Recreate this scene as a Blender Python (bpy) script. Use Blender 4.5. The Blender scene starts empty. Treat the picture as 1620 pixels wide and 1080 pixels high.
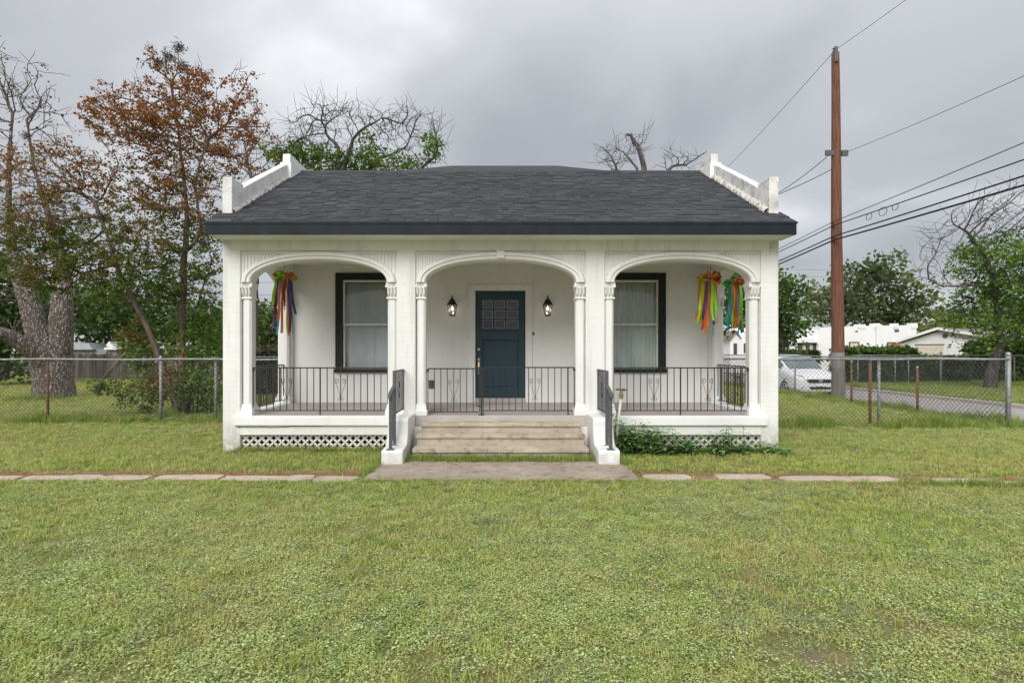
import bpy, math, random
import numpy as np
from mathutils import Vector, noise

# ------------------------------------------------------------------ camera, sky, sun, exposure
sc = bpy.context.scene
COL = sc.collection
F = 900.0            # focal length in photograph pixels
VX, VY, CH = 792.0, 555.0, 1.49
cam_d = bpy.data.cameras.new('camera'); cam = bpy.data.objects.new('camera', cam_d); COL.objects.link(cam)
cam.location = (0, 0, CH); cam.rotation_euler = (math.radians(90), 0, 0)
cam_d.sensor_width = 36.0; cam_d.lens = F / 1620 * 36
cam_d.shift_x = (810 - VX) / 1620; cam_d.shift_y = (VY - 540) / 1620
cam_d.clip_start = 0.05; cam_d.clip_end = 3000
sc.camera = cam

SUN_EL, SUN_AZ = math.radians(36), math.radians(200)   # azimuth clockwise from +Y
world = bpy.data.worlds.new('World'); sc.world = world; world.use_nodes = True
wn, wl = world.node_tree.nodes, world.node_tree.links
wn.clear()
def W(t, **kw):
    n = wn.new(t)
    for k, v in kw.items(): setattr(n, k, v)
    return n
out = W('ShaderNodeOutputWorld')
sky = W('ShaderNodeTexSky', sky_type='NISHITA'); sky.sun_disc = False
sky.sun_elevation = SUN_EL; sky.sun_rotation = SUN_AZ
bg1 = W('ShaderNodeBackground'); bg1.inputs['Strength'].default_value = 0.10
wl.new(sky.outputs[0], bg1.inputs['Color'])
# overcast: a cloud sheet seen in perspective
tc = W('ShaderNodeTexCoord')
sep = W('ShaderNodeSeparateXYZ'); wl.new(tc.outputs['Generated'], sep.inputs[0])
def M(op, a, b=None):
    n = W('ShaderNodeMath', operation=op)
    for i, v in enumerate((a, b)):
        if v is None: continue
        if isinstance(v, (int, float)): n.inputs[i].default_value = v
        else: wl.new(v, n.inputs[i])
    return n.outputs[0]
zz = M('MAXIMUM', sep.outputs[2], 0.0)
den = M('ADD', zz, 0.32)
cx_ = M('DIVIDE', sep.outputs[0], den); cy_ = M('DIVIDE', sep.outputs[1], den)
comb = W('ShaderNodeCombineXYZ'); wl.new(cx_, comb.inputs[0]); wl.new(cy_, comb.inputs[1])
n1 = W('ShaderNodeTexNoise'); n1.inputs['Scale'].default_value = 1.15; n1.inputs['Detail'].default_value = 5; n1.inputs['Roughness'].default_value = 0.45
n1.inputs['Distortion'].default_value = 0.35
mp = W('ShaderNodeMapping'); mp.inputs['Location'].default_value = (3.4, 0.7, 0.0); wl.new(comb.outputs[0], mp.inputs[0]); wl.new(mp.outputs[0], n1.inputs['Vector'])
rmp = W('ShaderNodeValToRGB'); wl.new(n1.outputs['Fac'], rmp.inputs[0])
rmp.color_ramp.interpolation = 'EASE'
e = rmp.color_ramp.elements
e[0].position = 0.30; e[0].color = (0.204, 0.209, 0.222, 1)
e[1].position = 0.72; e[1].color = (0.45, 0.453, 0.46, 1)
el = e.new(0.50); el.color = (0.266, 0.271, 0.285, 1)
# overcast luminance rises smoothly from horizon to an unseen zenith, boosted to brighten facade
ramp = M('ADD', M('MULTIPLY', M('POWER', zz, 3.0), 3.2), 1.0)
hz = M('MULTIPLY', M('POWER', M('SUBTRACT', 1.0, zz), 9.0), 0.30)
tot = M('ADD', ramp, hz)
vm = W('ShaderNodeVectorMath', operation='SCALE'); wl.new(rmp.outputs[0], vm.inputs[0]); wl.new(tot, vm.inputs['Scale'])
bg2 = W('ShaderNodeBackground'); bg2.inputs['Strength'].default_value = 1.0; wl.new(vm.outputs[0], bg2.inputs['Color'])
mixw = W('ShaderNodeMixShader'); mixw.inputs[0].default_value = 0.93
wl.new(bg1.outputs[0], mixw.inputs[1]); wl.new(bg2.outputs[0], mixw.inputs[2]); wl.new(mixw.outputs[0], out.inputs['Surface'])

sun_d = bpy.data.lights.new('sun', 'SUN'); sun_d.energy = 1.5; sun_d.angle = math.radians(40); sun_d.color = (1.0, 0.97, 0.92)
sun = bpy.data.objects.new('sun', sun_d); COL.objects.link(sun)
sd = Vector((math.sin(SUN_AZ) * math.cos(SUN_EL), math.cos(SUN_AZ) * math.cos(SUN_EL), math.sin(SUN_EL)))
sun.rotation_euler = (-sd).to_track_quat('-Z', 'Y').to_euler(); sun.location = (0, 0, 30)

sc.view_settings.view_transform = 'Standard'; sc.view_settings.look = 'None'
sc.view_settings.exposure = 0.90; sc.view_settings.gamma = 1.0; sc.view_settings.use_curve_mapping = False
sc.render.engine = 'CYCLES'
sc.cycles.use_denoising = True
sc.cycles.max_bounces = 6; sc.cycles.transparent_max_bounces = 8
sc.cycles.diffuse_bounces = 4

# ------------------------------------------------------------------ helpers
def P(px, py, Y):
    """photograph pixel at depth Y -> world point (used to measure sizes off the photograph)"""
    s = F / Y
    return ((px - VX) / s, Y, CH + (VY - py) / s)

def worldloc(o):
    v = Vector((0, 0, 0))
    while o is not None:
        v += o.location; o = o.parent
    return v

class MB:
    def __init__(s): s.v = []; s.f = []; s.c = []
    def add(s, vs, fs, col=None):
        o = len(s.v); s.v.extend(vs); s.f.extend([tuple(i + o for i in f) for f in fs])
        if col is not None: s.c.extend([col] * len(vs))
        return s
    def box(s, x0, x1, y0, y1, z0, z1, col=None):
        vs = [(x0,y0,z0),(x1,y0,z0),(x1,y1,z0),(x0,y1,z0),(x0,y0,z1),(x1,y0,z1),(x1,y1,z1),(x0,y1,z1)]
        return s.add(vs, [(0,3,2,1),(4,5,6,7),(0,1,5,4),(1,2,6,5),(2,3,7,6),(3,0,4,7)], col)
    def prism(s, poly, axis, a, b, col=None):
        """poly: list of 2-D points; axis 'x' -> (y,z), 'y' -> (x,z), 'z' -> (x,y)"""
        n = len(poly)
        def mk(p, t):
            return {'x': (t, p[0], p[1]), 'y': (p[0], t, p[1]), 'z': (p[0], p[1], t)}[axis]
        vs = [mk(p, a) for p in poly] + [mk(p, b) for p in poly]
        fs = [tuple(range(n)), tuple(range(2*n-1, n-1, -1))]
        fs += [(i, i+n, (i+1) % n + n, (i+1) % n) for i in range(n)]
        return s.add(vs, fs, col)
    def tube(s, pts, r, n=6, cap=True, col=None, closed=False):
        pts = [Vector(p) for p in pts]; m = len(pts)
        rs = r if isinstance(r, (list, tuple)) else [r] * m
        vs = []; up = Vector((0, 0, 1)); prev = None
        for i, p in enumerate(pts):
            d = (pts[min(i+1, m-1)] - pts[max(i-1, 0)])
            d = d.normalized() if d.length > 1e-9 else Vector((0, 0, 1))
            if prev is None:
                a = d.cross(up)
                if a.length < 1e-3: a = d.cross(Vector((1, 0, 0)))
            else:
                a = prev - d * prev.dot(d)
                if a.length < 1e-5: a = d.cross(up)
            a.normalize(); b = d.cross(a); prev = a
            for k in range(n):
                t = 2*math.pi*(k + .5)/n
                vs.append(tuple(p + (a*math.cos(t) + b*math.sin(t)) * rs[i]))
        fs = []
        for i in range(m-1):
            for k in range(n):
                k2 = (k+1) % n
                fs.append((i*n+k, i*n+k2, (i+1)*n+k2, (i+1)*n+k))
        if cap: fs += [tuple(range(n-1, -1, -1)), tuple(range((m-1)*n, m*n))]
        return s.add(vs, fs, col)
    def lathe(s, prof, c, n=16, square=False, sx=1.0, sy=1.0, rot=None):
        """prof: (radius, z); square=True gives a four-sided stack"""
        if square: n = 4
        vs = []
        for r, z in prof:
            for k in range(n):
                t = 2*math.pi*(k + .5)/n
                q = r * (math.sqrt(2) if square else 1)
                vs.append((c[0] + q*math.cos(t)*sx, c[1] + q*math.sin(t)*sy, c[2] + z))
        fs = []
        for i in range(len(prof)-1):
            for k in range(n):
                k2 = (k+1) % n
                fs.append((i*n+k, i*n+k2, (i+1)*n+k2, (i+1)*n+k))
        fs += [tuple(range(n-1, -1, -1)), tuple(range((len(prof)-1)*n, len(prof)*n))]
        return s.add(vs, fs)
    def grid(s, P00, P10, P01, nu, nv, fn=None):
        """sheet from corner P00 along two edges, fn(u,v,p) may displace"""
        a, b, c = Vector(P00), Vector(P10), Vector(P01); vs = []
        for j in range(nv+1):
            for i in range(nu+1):
                u, v = i/nu, j/nv; p = a + (b-a)*u + (c-a)*v
                vs.append(tuple(fn(u, v, p) if fn else p))
        fs = [(j*(nu+1)+i, j*(nu+1)+i+1, (j+1)*(nu+1)+i+1, (j+1)*(nu+1)+i) for j in range(nv) for i in range(nu)]
        return s.add(vs, fs)

def tag(o, label=None, cat=None, group=None, kind=None):
    if label: o['label'] = label
    if cat: o['category'] = cat
    if group: o['group'] = group
    if kind: o['kind'] = kind
    return o

def thing(name, loc, label, cat, group=None, rz=0):
    o = bpy.data.objects.new(name, None); COL.objects.link(o)
    o.location = loc; o.rotation_euler = (0, 0, rz); o.empty_display_size = .2
    return tag(o, label, cat, group)

def obj(name, mb, mat, parent=None, smooth=False, bevel=0, local=False, loc=None, seg=2):
    me = bpy.data.meshes.new(name)
    off = Vector((0, 0, 0))
    if parent is not None and not local: off = worldloc(parent)
    if loc is not None: off = Vector(loc)
    vs = mb.v if off.length == 0 else [(v[0]-off.x, v[1]-off.y, v[2]-off.z) for v in mb.v]
    me.from_pydata(vs, [], mb.f)
    if mb.c:
        ca = me.color_attributes.new('Col', 'FLOAT_COLOR', 'POINT')
        ca.data.foreach_set('color', np.array([(c[0], c[1], c[2], 1) for c in mb.c], dtype=np.float32).ravel())
    if smooth: me.polygons.foreach_set('use_smooth', [True]*len(me.polygons))
    me.update()
    o = bpy.data.objects.new(name, me); COL.objects.link(o)
    if mat is not None: me.materials.append(mat)
    if parent is not None: o.parent = parent
    if loc is not None: o.location = loc
    if bevel:
        m = o.modifiers.new('bevel', 'BEVEL'); m.width = bevel; m.segments = seg; m.limit_method = 'ANGLE'; m.angle_limit = math.radians(40)
    return o

def npmesh(name, V, Fq, mat, parent=None, cols=None, smooth=False, loc=(0,0,0)):
    """large mesh from numpy arrays: V (n,3), Fq (m,3 or 4)"""
    V = np.asarray(V, np.float32); Fq = np.asarray(Fq, np.int32); k = Fq.shape[1]
    me = bpy.data.meshes.new(name)
    me.vertices.add(len(V)); me.vertices.foreach_set('co', (V - np.array(loc, np.float32)).ravel())
    me.loops.add(Fq.size); me.loops.foreach_set('vertex_index', Fq.ravel())
    me.polygons.add(len(Fq)); me.polygons.foreach_set('loop_start', np.arange(0, Fq.size, k, dtype=np.int32))
    me.polygons.foreach_set('loop_total', np.full(len(Fq), k, np.int32))
    if smooth: me.polygons.foreach_set('use_smooth', np.ones(len(Fq), bool))
    me.update(calc_edges=True)
    if cols is not None:
        ca = me.color_attributes.new('Col', 'FLOAT_COLOR', 'POINT')
        ca.data.foreach_set('color', np.concatenate([cols, np.ones((len(cols), 1))], 1).astype(np.float32).ravel())
    me.materials.append(mat)
    o = bpy.data.objects.new(name, me); COL.objects.link(o)
    if parent is not None: o.parent = parent
    return o

def inst(name, me, parent, loc, scale=(1,1,1), rot=(0,0,0)):
    o = bpy.data.objects.new(name, me); COL.objects.link(o)
    o.parent = parent; o.location = loc; o.scale = scale; o.rotation_euler = rot
    return o

# ------------------------------------------------------------------ materials
class NT:
    def __init__(s, name):
        s.m = bpy.data.materials.new(name); s.m.use_nodes = True; s.t = s.m.node_tree; s.n = s.t.nodes; s.l = s.t.links
        s.b = s.n['Principled BSDF']; s.o = s.n['Material Output']
        s.pos = s.n.new('ShaderNodeNewGeometry').outputs['Position']
    def noise(s, scale, detail=4, rough=.55, vec=None, stretch=None, dist=0):
        v = vec or s.pos
        if stretch:
            mpp = s.n.new('ShaderNodeMapping'); mpp.inputs['Scale'].default_value = stretch; s.l.new(v, mpp.inputs[0]); v = mpp.outputs[0]
        t = s.n.new('ShaderNodeTexNoise'); t.inputs['Scale'].default_value = scale; t.inputs['Detail'].default_value = detail
        t.inputs['Roughness'].default_value = rough; t.inputs['Distortion'].default_value = dist
        s.l.new(v, t.inputs['Vector']); return t.outputs['Fac']
    def ramp(s, fac, stops, interp='LINEAR'):
        r = s.n.new('ShaderNodeValToRGB'); s.l.new(fac, r.inputs[0]); r.color_ramp.interpolation = interp
        e = r.color_ramp.elements
        while len(e) < len(stops): e.new(.5)
        for i, (p, c) in enumerate(stops):
            e[i].position = p; e[i].color = (c, c, c, 1) if isinstance(c, (int, float)) else (*c, 1)
        return r.outputs[0]
    def mix(s, fac, a, b, mode='MIX'):
        n = s.n.new('ShaderNodeMix'); n.data_type = 'RGBA'; n.blend_type = mode
        for sock, v in ((n.inputs[0], fac), (n.inputs[6], a), (n.inputs[7], b)):
            if isinstance(v, (int, float)): sock.default_value = v if sock.type == 'VALUE' else (v, v, v, 1)
            elif isinstance(v, tuple): sock.default_value = (*v, 1)
            else: s.l.new(v, sock)
        return n.outputs[2]
    def math(s, op, a, b=None, clamp=False):
        n = s.n.new('ShaderNodeMath'); n.operation = op; n.use_clamp = clamp
        for i, v in enumerate((a, b)):
            if v is None: continue
            if isinstance(v, (int, float)): n.inputs[i].default_value = v
            else: s.l.new(v, n.inputs[i])
        return n.outputs[0]
    def bump(s, h, strength=.3, dist=.01, prev=None):
        b = s.n.new('ShaderNodeBump'); b.inputs['Strength'].default_value = strength; b.inputs['Distance'].default_value = dist
        s.l.new(h, b.inputs['Height'])
        if prev is not None: s.l.new(prev, b.inputs['Normal'])
        return b.outputs[0]
    def col(s, c):
        if isinstance(c, tuple): s.b.inputs['Base Color'].default_value = (*c, 1)
        else: s.l.new(c, s.b.inputs['Base Color'])
    def set(s, **kw):
        for k, v in kw.items():
            i = s.b.inputs[k.replace('_', ' ')]
            if isinstance(v, (int, float)): i.default_value = v
            elif isinstance(v, tuple): i.default_value = v
            else: s.l.new(v, i)
        return s
    def sepz(s):
        n = s.n.new('ShaderNodeSeparateXYZ'); s.l.new(s.pos, n.inputs[0]); return n.outputs
    def attr(s, name='Col'):
        n = s.n.new('ShaderNodeAttribute'); n.attribute_name = name; return n.outputs['Color']
    def objrand(s):
        return s.n.new('ShaderNodeObjectInfo').outputs['Random']

def simple(name, c, rough=.6, var=.12, scale=6, bump=.15, bscale=60, metal=0, spec=.4, bdist=.004):
    t = NT(name)
    f = t.noise(scale)
    d = tuple(x*(1-var) for x in c); h = tuple(min(1, x*(1+var)) for x in c)
    t.col(t.mix(t.ramp(f, [(.3, 0.), (.7, 1.)]), d, h))
    t.set(Roughness=rough, Metallic=metal, Specular_IOR_Level=spec)
    if bump: t.set(Normal=t.bump(t.noise(bscale, 3), bump, bdist))
    return t.m

def stucco(name, c, dirt=1.0, brick=True, streak=.34):
    t = NT(name)
    big = t.ramp(t.noise(1.3, 5), [(.35, 0.), (.72, 1.)])
    col = t.mix(big, c, tuple(x*.90 for x in c))
    # rain streaks and grime of their own shape near the ground
    st = t.ramp(t.noise(5, 4, .6, stretch=(1.6, 1.6, .16)), [(.52, 0.), (.72, 1.)])
    col = t.mix(t.math('MULTIPLY', st, streak), col, (.47, .45, .40))
    ck = t.n.new('ShaderNodeTexVoronoi'); ck.feature = 'DISTANCE_TO_EDGE'; ck.inputs['Scale'].default_value = .9
    wv = t.n.new('ShaderNodeVectorMath'); wv.operation = 'ADD'; nv_ = t.n.new('ShaderNodeTexNoise'); nv_.inputs['Scale'].default_value = 6; t.l.new(t.pos, nv_.inputs['Vector']); sv_ = t.n.new('ShaderNodeVectorMath'); sv_.operation = 'SCALE'; sv_.inputs['Scale'].default_value = .25; t.l.new(nv_.outputs['Color'], sv_.inputs[0]); t.l.new(t.pos, wv.inputs[0]); t.l.new(sv_.outputs[0], wv.inputs[1]); t.l.new(wv.outputs[0], ck.inputs['Vector'])
    crack = t.math('MULTIPLY', t.ramp(ck.outputs['Distance'], [(0., 1.), (.0035, 0.)]), t.ramp(t.noise(1.7, 2), [(.52, 0.), (.6, 1.)]))
    col = t.mix(t.math('MULTIPLY', crack, .35 if dirt >= 1 else 0), col, (.30, .28, .25))
    if dirt:
        z = t.sepz()[2]
        g = t.math('MULTIPLY', t.ramp(z, [(0., 1.), (.5, 0.)]), t.ramp(t.noise(10, 6, .7), [(.32, 0.), (.54, 1.)]))
        col = t.mix(t.math('MULTIPLY', g, .8 * dirt), col, (.27, .24, .18))
    t.col(col); t.set(Roughness=.82, Specular_IOR_Level=.2)
    h1 = t.noise(55, 4, .6); nb = t.bump(h1, .22, .006)
    if brick:
        zz_ = t.sepz()[2]
        w = t.n.new('ShaderNodeTexWave'); w.wave_type = 'BANDS'; w.bands_direction = 'Z'; w.wave_profile = 'SIN'
        w.inputs['Scale'].default_value = 4.3; w.inputs['Distortion'].default_value = .6; w.inputs['Detail'].default_value = 2
        t.l.new(t.pos, w.inputs['Vector'])
        nb = t.bump(t.ramp(w.outputs['Fac'], [(0., 0.), (.16, 1.)]), .16, .006, nb)
        nb = t.bump(t.noise(6, 3), .25, .02, nb)
    else:
        nb = t.bump(t.noise(9, 3), .2, .012, nb)
    t.set(Normal=nb); return t.m

MAT = {}
MAT['stucco'] = stucco('white_stucco', (.80, .80, .79))
MAT['trim'] = stucco('white_trim_paint', (.80, .80, .785), dirt=.5, brick=False, streak=.2)
MAT['porch_wall'] = stucco('porch_wall_paint', (.79, .785, .765), dirt=0, brick=False, streak=.10)
MAT['parapet'] = None
def parapet_mat():
    t = NT('weathered_parapet')
    f = t.ramp(t.noise(3.2, 6, .65), [(.42, 0.), (.66, 1.)])
    col = t.mix(f, (.74, .735, .72), (.46, .45, .43))
    g = t.ramp(t.noise(11, 5, .7), [(.56, 0.), (.70, 1.)])
    col = t.mix(t.math('MULTIPLY', g, .75), col, (.24, .19, .14))
    t.col(col); t.set(Roughness=.9, Normal=t.bump(t.noise(34, 5, .65), .5, .012)); return t.m
MAT['parapet'] = parapet_mat()
def parapet_l():
    t = NT('whitewashed_parapet')
    f = t.ramp(t.noise(4, 6, .65), [(.45, 0.), (.7, 1.)])
    col = t.mix(f, (.74, .735, .72), (.56, .55, .53))
    g = t.ramp(t.noise(13, 5, .7), [(.60, 0.), (.72, 1.)])
    col = t.mix(t.math('MULTIPLY', g, .6), col, (.28, .25, .21))
    t.col(col); t.set(Roughness=.9, Normal=t.bump(t.noise(30, 5, .65), .6, .02)); return t.m
MAT['parapet_l'] = parapet_l()
def mortar_mat():
    t = NT('crumbling_mortar')
    f = t.noise(13, 5, .65)
    t.col(t.ramp(f, [(.30, (.10, .085, .07)), (.44, (.45, .42, .38)), (.58, (.62, .60, .57)), (.70, (.32, .15, .07)), (.80, (.55, .53, .5))]))
    t.set(Roughness=.95, Normal=t.bump(t.noise(50, 4), .6, .01)); return t.m
MAT['mortar'] = mortar_mat()
MAT['lattice'] = simple('lattice_block', (.66, .645, .60), .85, .16, 7, .4, 40)
MAT['fascia'] = simple('slate_blue_fascia_paint', (.012, .019, .025), .6, .25, 5, .12, 30, 0, .2)
MAT['soffit'] = simple('soffit_paint', (.74, .73, .70), .8, .06, 3)
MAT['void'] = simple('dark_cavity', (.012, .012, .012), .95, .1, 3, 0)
MAT['iron'] = simple('black_wrought_iron', (.017, .017, .018), .48, .3, 25, .15, 80, 0, .45)
MAT['grey_iron'] = simple('grey_painted_iron', (.085, .09, .095), .45, .25, 25, .1, 80, 0, .5)
MAT['window_frame'] = simple('black_green_frame_paint', (.006, .009, .009), .5, .3, 8, .1, 50)
MAT['sash'] = simple('pale_sash_paint', (.68, .68, .65), .55, .08, 8, .05, 50)
MAT['brass'] = simple('worn_brass', (.50, .42, .26), .32, .2, 40, .05, 80, .9)

def door_mat():
    t = NT('navy_door_paint')
    f = t.noise(3, 4)
    t.col(t.mix(f, (.012, .036, .052), (.017, .048, .067)))
    t.set(Roughness=.42, Specular_IOR_Level=.4, Normal=t.bump(t.noise(30, 3, .6, stretch=(1, 1, .1)), .06, .004)); return t.m
MAT['door'] = door_mat()
def glass(name, tint=(.9, .93, .92), wavy=0.0, refl=.0):
    t = NT(name); n, l = t.n, t.l
    n.remove(t.b)
    tr = n.new('ShaderNodeBsdfTransparent'); tr.inputs[0].default_value = (*tint, 1)
    gl = n.new('ShaderNodeBsdfGlossy'); gl.inputs['Roughness'].default_value = .02; gl.inputs[0].default_value = (1, 1, 1, 1)
    fr = n.new('ShaderNodeFresnel'); fr.inputs[0].default_value = 1.6
    bp = t.bump(t.noise(3.5 if not wavy else 22, 2), .05 + wavy, .01)
    l.new(bp, gl.inputs['Normal']); l.new(bp, fr.inputs['Normal'])
    mx = n.new('ShaderNodeMixShader'); l.new(t.math('ADD', fr.outputs[0], refl, True), mx.inputs[0])
    l.new(tr.outputs[0], mx.inputs[1]); l.new(gl.outputs[0], mx.inputs[2]); l.new(mx.outputs[0], t.o.inputs['Surface'])
    return t.m
MAT['glass'] = glass('window_glass', (.86, .90, .88), 0, .0)
MAT['door_glass'] = glass('rippled_door_glass', (.12, .15, .16), .3, .0)
MAT['lantern_glass'] = glass('lantern_glass', (.95, .95, .93), .05, .02)

def curtain_mat(name, a, b, scale=9):
    t = NT(name)
    f = t.ramp(t.noise(scale, 4, .6, stretch=(1, 1, .12)), [(.3, 0.), (.7, 1.)])
    col = t.mix(f, a, b)
    t.col(col); t.set(Roughness=.95, Specular_IOR_Level=.1); return t.m
MAT['sheer'] = curtain_mat('sheer_grey_curtain', (.62, .67, .65), (.84, .86, .85))
MAT['sheet'] = curtain_mat('bluish_sheet_curtain', (.56, .60, .66), (.76, .74, .77), 5)

def concrete(name, a, b, stain=(.12, .11, .09), agg=0.0, st_amt=.6):
    t = NT(name)
    f = t.ramp(t.noise(2.2, 6, .6), [(.3, 0.), (.7, 1.)])
    col = t.mix(f, a, b)
    s2 = t.ramp(t.noise(7.5, 6, .7), [(.52, 0.), (.70, 1.)])
    col = t.mix(t.math('MULTIPLY', s2, st_amt), col, stain)
    h = t.noise(60, 4, .6)
    nb = t.bump(h, .35, .006)
    if agg:
        v = t.n.new('ShaderNodeTexVoronoi'); v.inputs['Scale'].default_value = 30; t.l.new(t.pos, v.inputs['Vector'])
        pc = t.ramp(v.outputs['Distance'], [(.05, 1.), (.35, 0.)])
        pm = t.math('MULTIPLY', pc, t.ramp(t.noise(1.8, 4), [(.38, 0.), (.58, 1.)]))
        vc = t.n.new('ShaderNodeSeparateColor'); t.l.new(v.outputs['Color'], vc.inputs[0])
        col = t.mix(t.math('MULTIPLY', pm, agg), col, t.ramp(vc.outputs[0], [(0., (.07, .06, .055)), (.5, (.22, .19, .17)), (1., (.48, .45, .41))]))
        nb = t.bump(pm, .4, .006, nb)
    t.col(col); t.set(Roughness=.9, Specular_IOR_Level=.25, Normal=nb); return t.m
MAT['porch_floor'] = concrete('porch_floor_concrete', (.40, .365, .34), (.47, .43, .405), (.30, .27, .25), 0, .35)
MAT['steps'] = concrete('weathered_step_concrete', (.36, .30, .225), (.49, .43, .345), (.10, .08, .055), 0, .75)
MAT['slab'] = concrete('stained_slab_concrete', (.25, .205, .16), (.37, .315, .25), (.08, .065, .05), .95, .8)
MAT['flag'] = concrete('flagstone_concrete', (.36, .29, .225), (.47, .40, .32), (.17, .12, .08), .15, .6)
MAT['asphalt'] = concrete('worn_pinkish_street', (.25, .225, .215), (.32, .295, .28), (.16, .145, .14), .3, .35)
MAT['kerb'] = concrete('kerb_concrete', (.36, .32, .28), (.46, .42, .37), (.14, .12, .1))

def shingle_mat(name, use_attr):
    t = NT(name)
    if use_attr: base = t.attr('Col')
    else:
        oi = t.n.new('ShaderNodeObjectInfo'); base = oi.outputs['Color']
    g = t.ramp(t.noise(170, 3, .7), [(.3, .72), (.7, 1.3)])
    big = t.ramp(t.noise(1.1, 4), [(.3, .86), (.7, 1.16)])
    col = t.mix(1.0, t.mix(1.0, base, g, 'MULTIPLY'), big, 'MULTIPLY')
    t.col(col); t.set(Roughness=.92, Specular_IOR_Level=.2, Normal=t.bump(t.noise(190, 2), .5, .004)); return t.m
MAT['shingle_o'] = shingle_mat('asphalt_shingle', False)
MAT['shingle_s'] = shingle_mat('asphalt_shingle_field', True)
MAT['roof_dark'] = simple('roof_deck_dark', (.04, .045, .05), .9, .2, 6, .3, 60)
MAT['hip_roof'] = simple('slate_green_roof', (.026, .031, .034), .85, .2, 4, .3, 60)

def leafmat(name, trans=.35, rough=.55, tint=1.0):
    t = NT(name); n, l = t.n, t.l
    c = t.attr('Col')
    t.col(c); t.set(Roughness=rough, Specular_IOR_Level=.25)
    tl = n.new('ShaderNodeBsdfTranslucent'); l.new(t.mix(1.0, c, (1.25, 1.3, .7), 'MULTIPLY'), tl.inputs[0])
    mx = n.new('ShaderNodeMixShader'); mx.inputs[0].default_value = trans
    l.new(t.b.outputs[0], mx.inputs[1]); l.new(tl.outputs[0], mx.inputs[2]); l.new(mx.outputs[0], t.o.inputs['Surface'])
    return t.m
MAT['leaf'] = leafmat('leaf')
def bark(name, a, b, scale=9, stretch=(1, 1, .3), bs=.7, bd=.03):
    t = NT(name)
    f = t.noise(scale, 6, .7, stretch=stretch)
    t.col(t.ramp(f, [(.34, a), (.5, tuple((x+y)/2 for x, y in zip(a, b))), (.62, b)]))
    t.set(Roughness=.92, Specular_IOR_Level=.15, Normal=t.bump(f, bs, bd)); return t.m
MAT['bark_myrtle'] = bark('smooth_brown_bark', (.075, .05, .042), (.20, .145, .125), 5, (1, 1, .25), .3, .02)
MAT['bark_dead'] = bark('grey_dead_bark', (.05, .045, .045), (.15, .135, .13), 8)
MAT['bark_dark'] = bark('dark_bark', (.035, .028, .028), (.12, .10, .098), 9)
def pecan_mat():
    t = NT('flaking_pecan_bark')
    v = t.n.new('ShaderNodeTexVoronoi'); v.inputs['Scale'].default_value = 22; v.feature = 'F1'
    mp_ = t.n.new('ShaderNodeMapping'); mp_.inputs['Scale'].default_value = (1, 1, .33); t.l.new(t.pos, mp_.inputs[0])
    ad = t.n.new('ShaderNodeVectorMath'); ad.operation = 'ADD'; t.l.new(mp_.outputs[0], ad.inputs[0])
    nt = t.n.new('ShaderNodeTexNoise'); nt.inputs['Scale'].default_value = 5; t.l.new(t.pos, nt.inputs['Vector'])
    sc_ = t.n.new('ShaderNodeVectorMath'); sc_.operation = 'SCALE'; sc_.inputs['Scale'].default_value = .18; t.l.new(nt.outputs['Color'], sc_.inputs[0]); t.l.new(sc_.outputs[0], ad.inputs[1])
    t.l.new(ad.outputs[0], v.inputs['Vector'])
    d = v.outputs['Distance']
    cs = t.n.new('ShaderNodeSeparateColor'); t.l.new(v.outputs['Color'], cs.inputs[0])
    plate = t.ramp(cs.outputs[0], [(0., (.21, .17, .15)), (.35, (.31, .26, .23)), (.7, (.43, .38, .345)), (1., (.56, .51, .47))])
    col = t.mix(t.ramp(d, [(.22, 0.), (.52, 1.)]), plate, (.10, .078, .068))
    t.col(col); t.set(Roughness=.95, Normal=t.bump(t.math('SUBTRACT', cs.outputs[0], d), .8, .05)); return t.m
MAT['bark_pecan'] = pecan_mat()

def lawn_mat():
    t = NT('lawn_soil_and_thatch')
    big = t.noise(.55, 5, .6); mid = t.noise(4.5, 5, .65); fine = t.noise(60, 4, .7)
    col = t.ramp(mid, [(.30, (0.117, 0.138, 0.044)), (.48, (0.179, 0.190, 0.069)), (.60, (0.228, 0.204, 0.097)), (.74, (0.276, 0.197, 0.117))])
    col = t.mix(t.ramp(big, [(.5, 0.), (.72, .65)]), col, (0.276, 0.204, 0.124))
    col = t.mix(t.ramp(fine, [(.4, 0.), (.7, .5)]), col, (0.062, 0.065, 0.025))
    for (sx, sy, sr) in ((1.55, 2.75, .30), (2.3, 3.1, .4), (2.35, 2.62, .3), (-9.5, 8.6, 1.3), (6.5, 8.4, .8)):     # worn bare earth
        vd = t.n.new('ShaderNodeVectorMath'); vd.operation = 'DISTANCE'; t.l.new(t.pos, vd.inputs[0]); vd.inputs[1].default_value = (sx, sy, 0)
        dd = t.math('ADD', t.math('DIVIDE', vd.outputs['Value'], sr), t.math('MULTIPLY', mid, .9))
        col = t.mix(t.ramp(dd, [(.8, .6), (1.5, 0.)]), col, t.ramp(fine, [(.3, (.15, .095, .06)), (.7, (.31, .215, .145))]))
    t.col(col); t.set(Roughness=1.0, Specular_IOR_Level=.05, Normal=t.bump(fine, .8, .02)); return t.m
MAT['lawn'] = lawn_mat()
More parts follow.
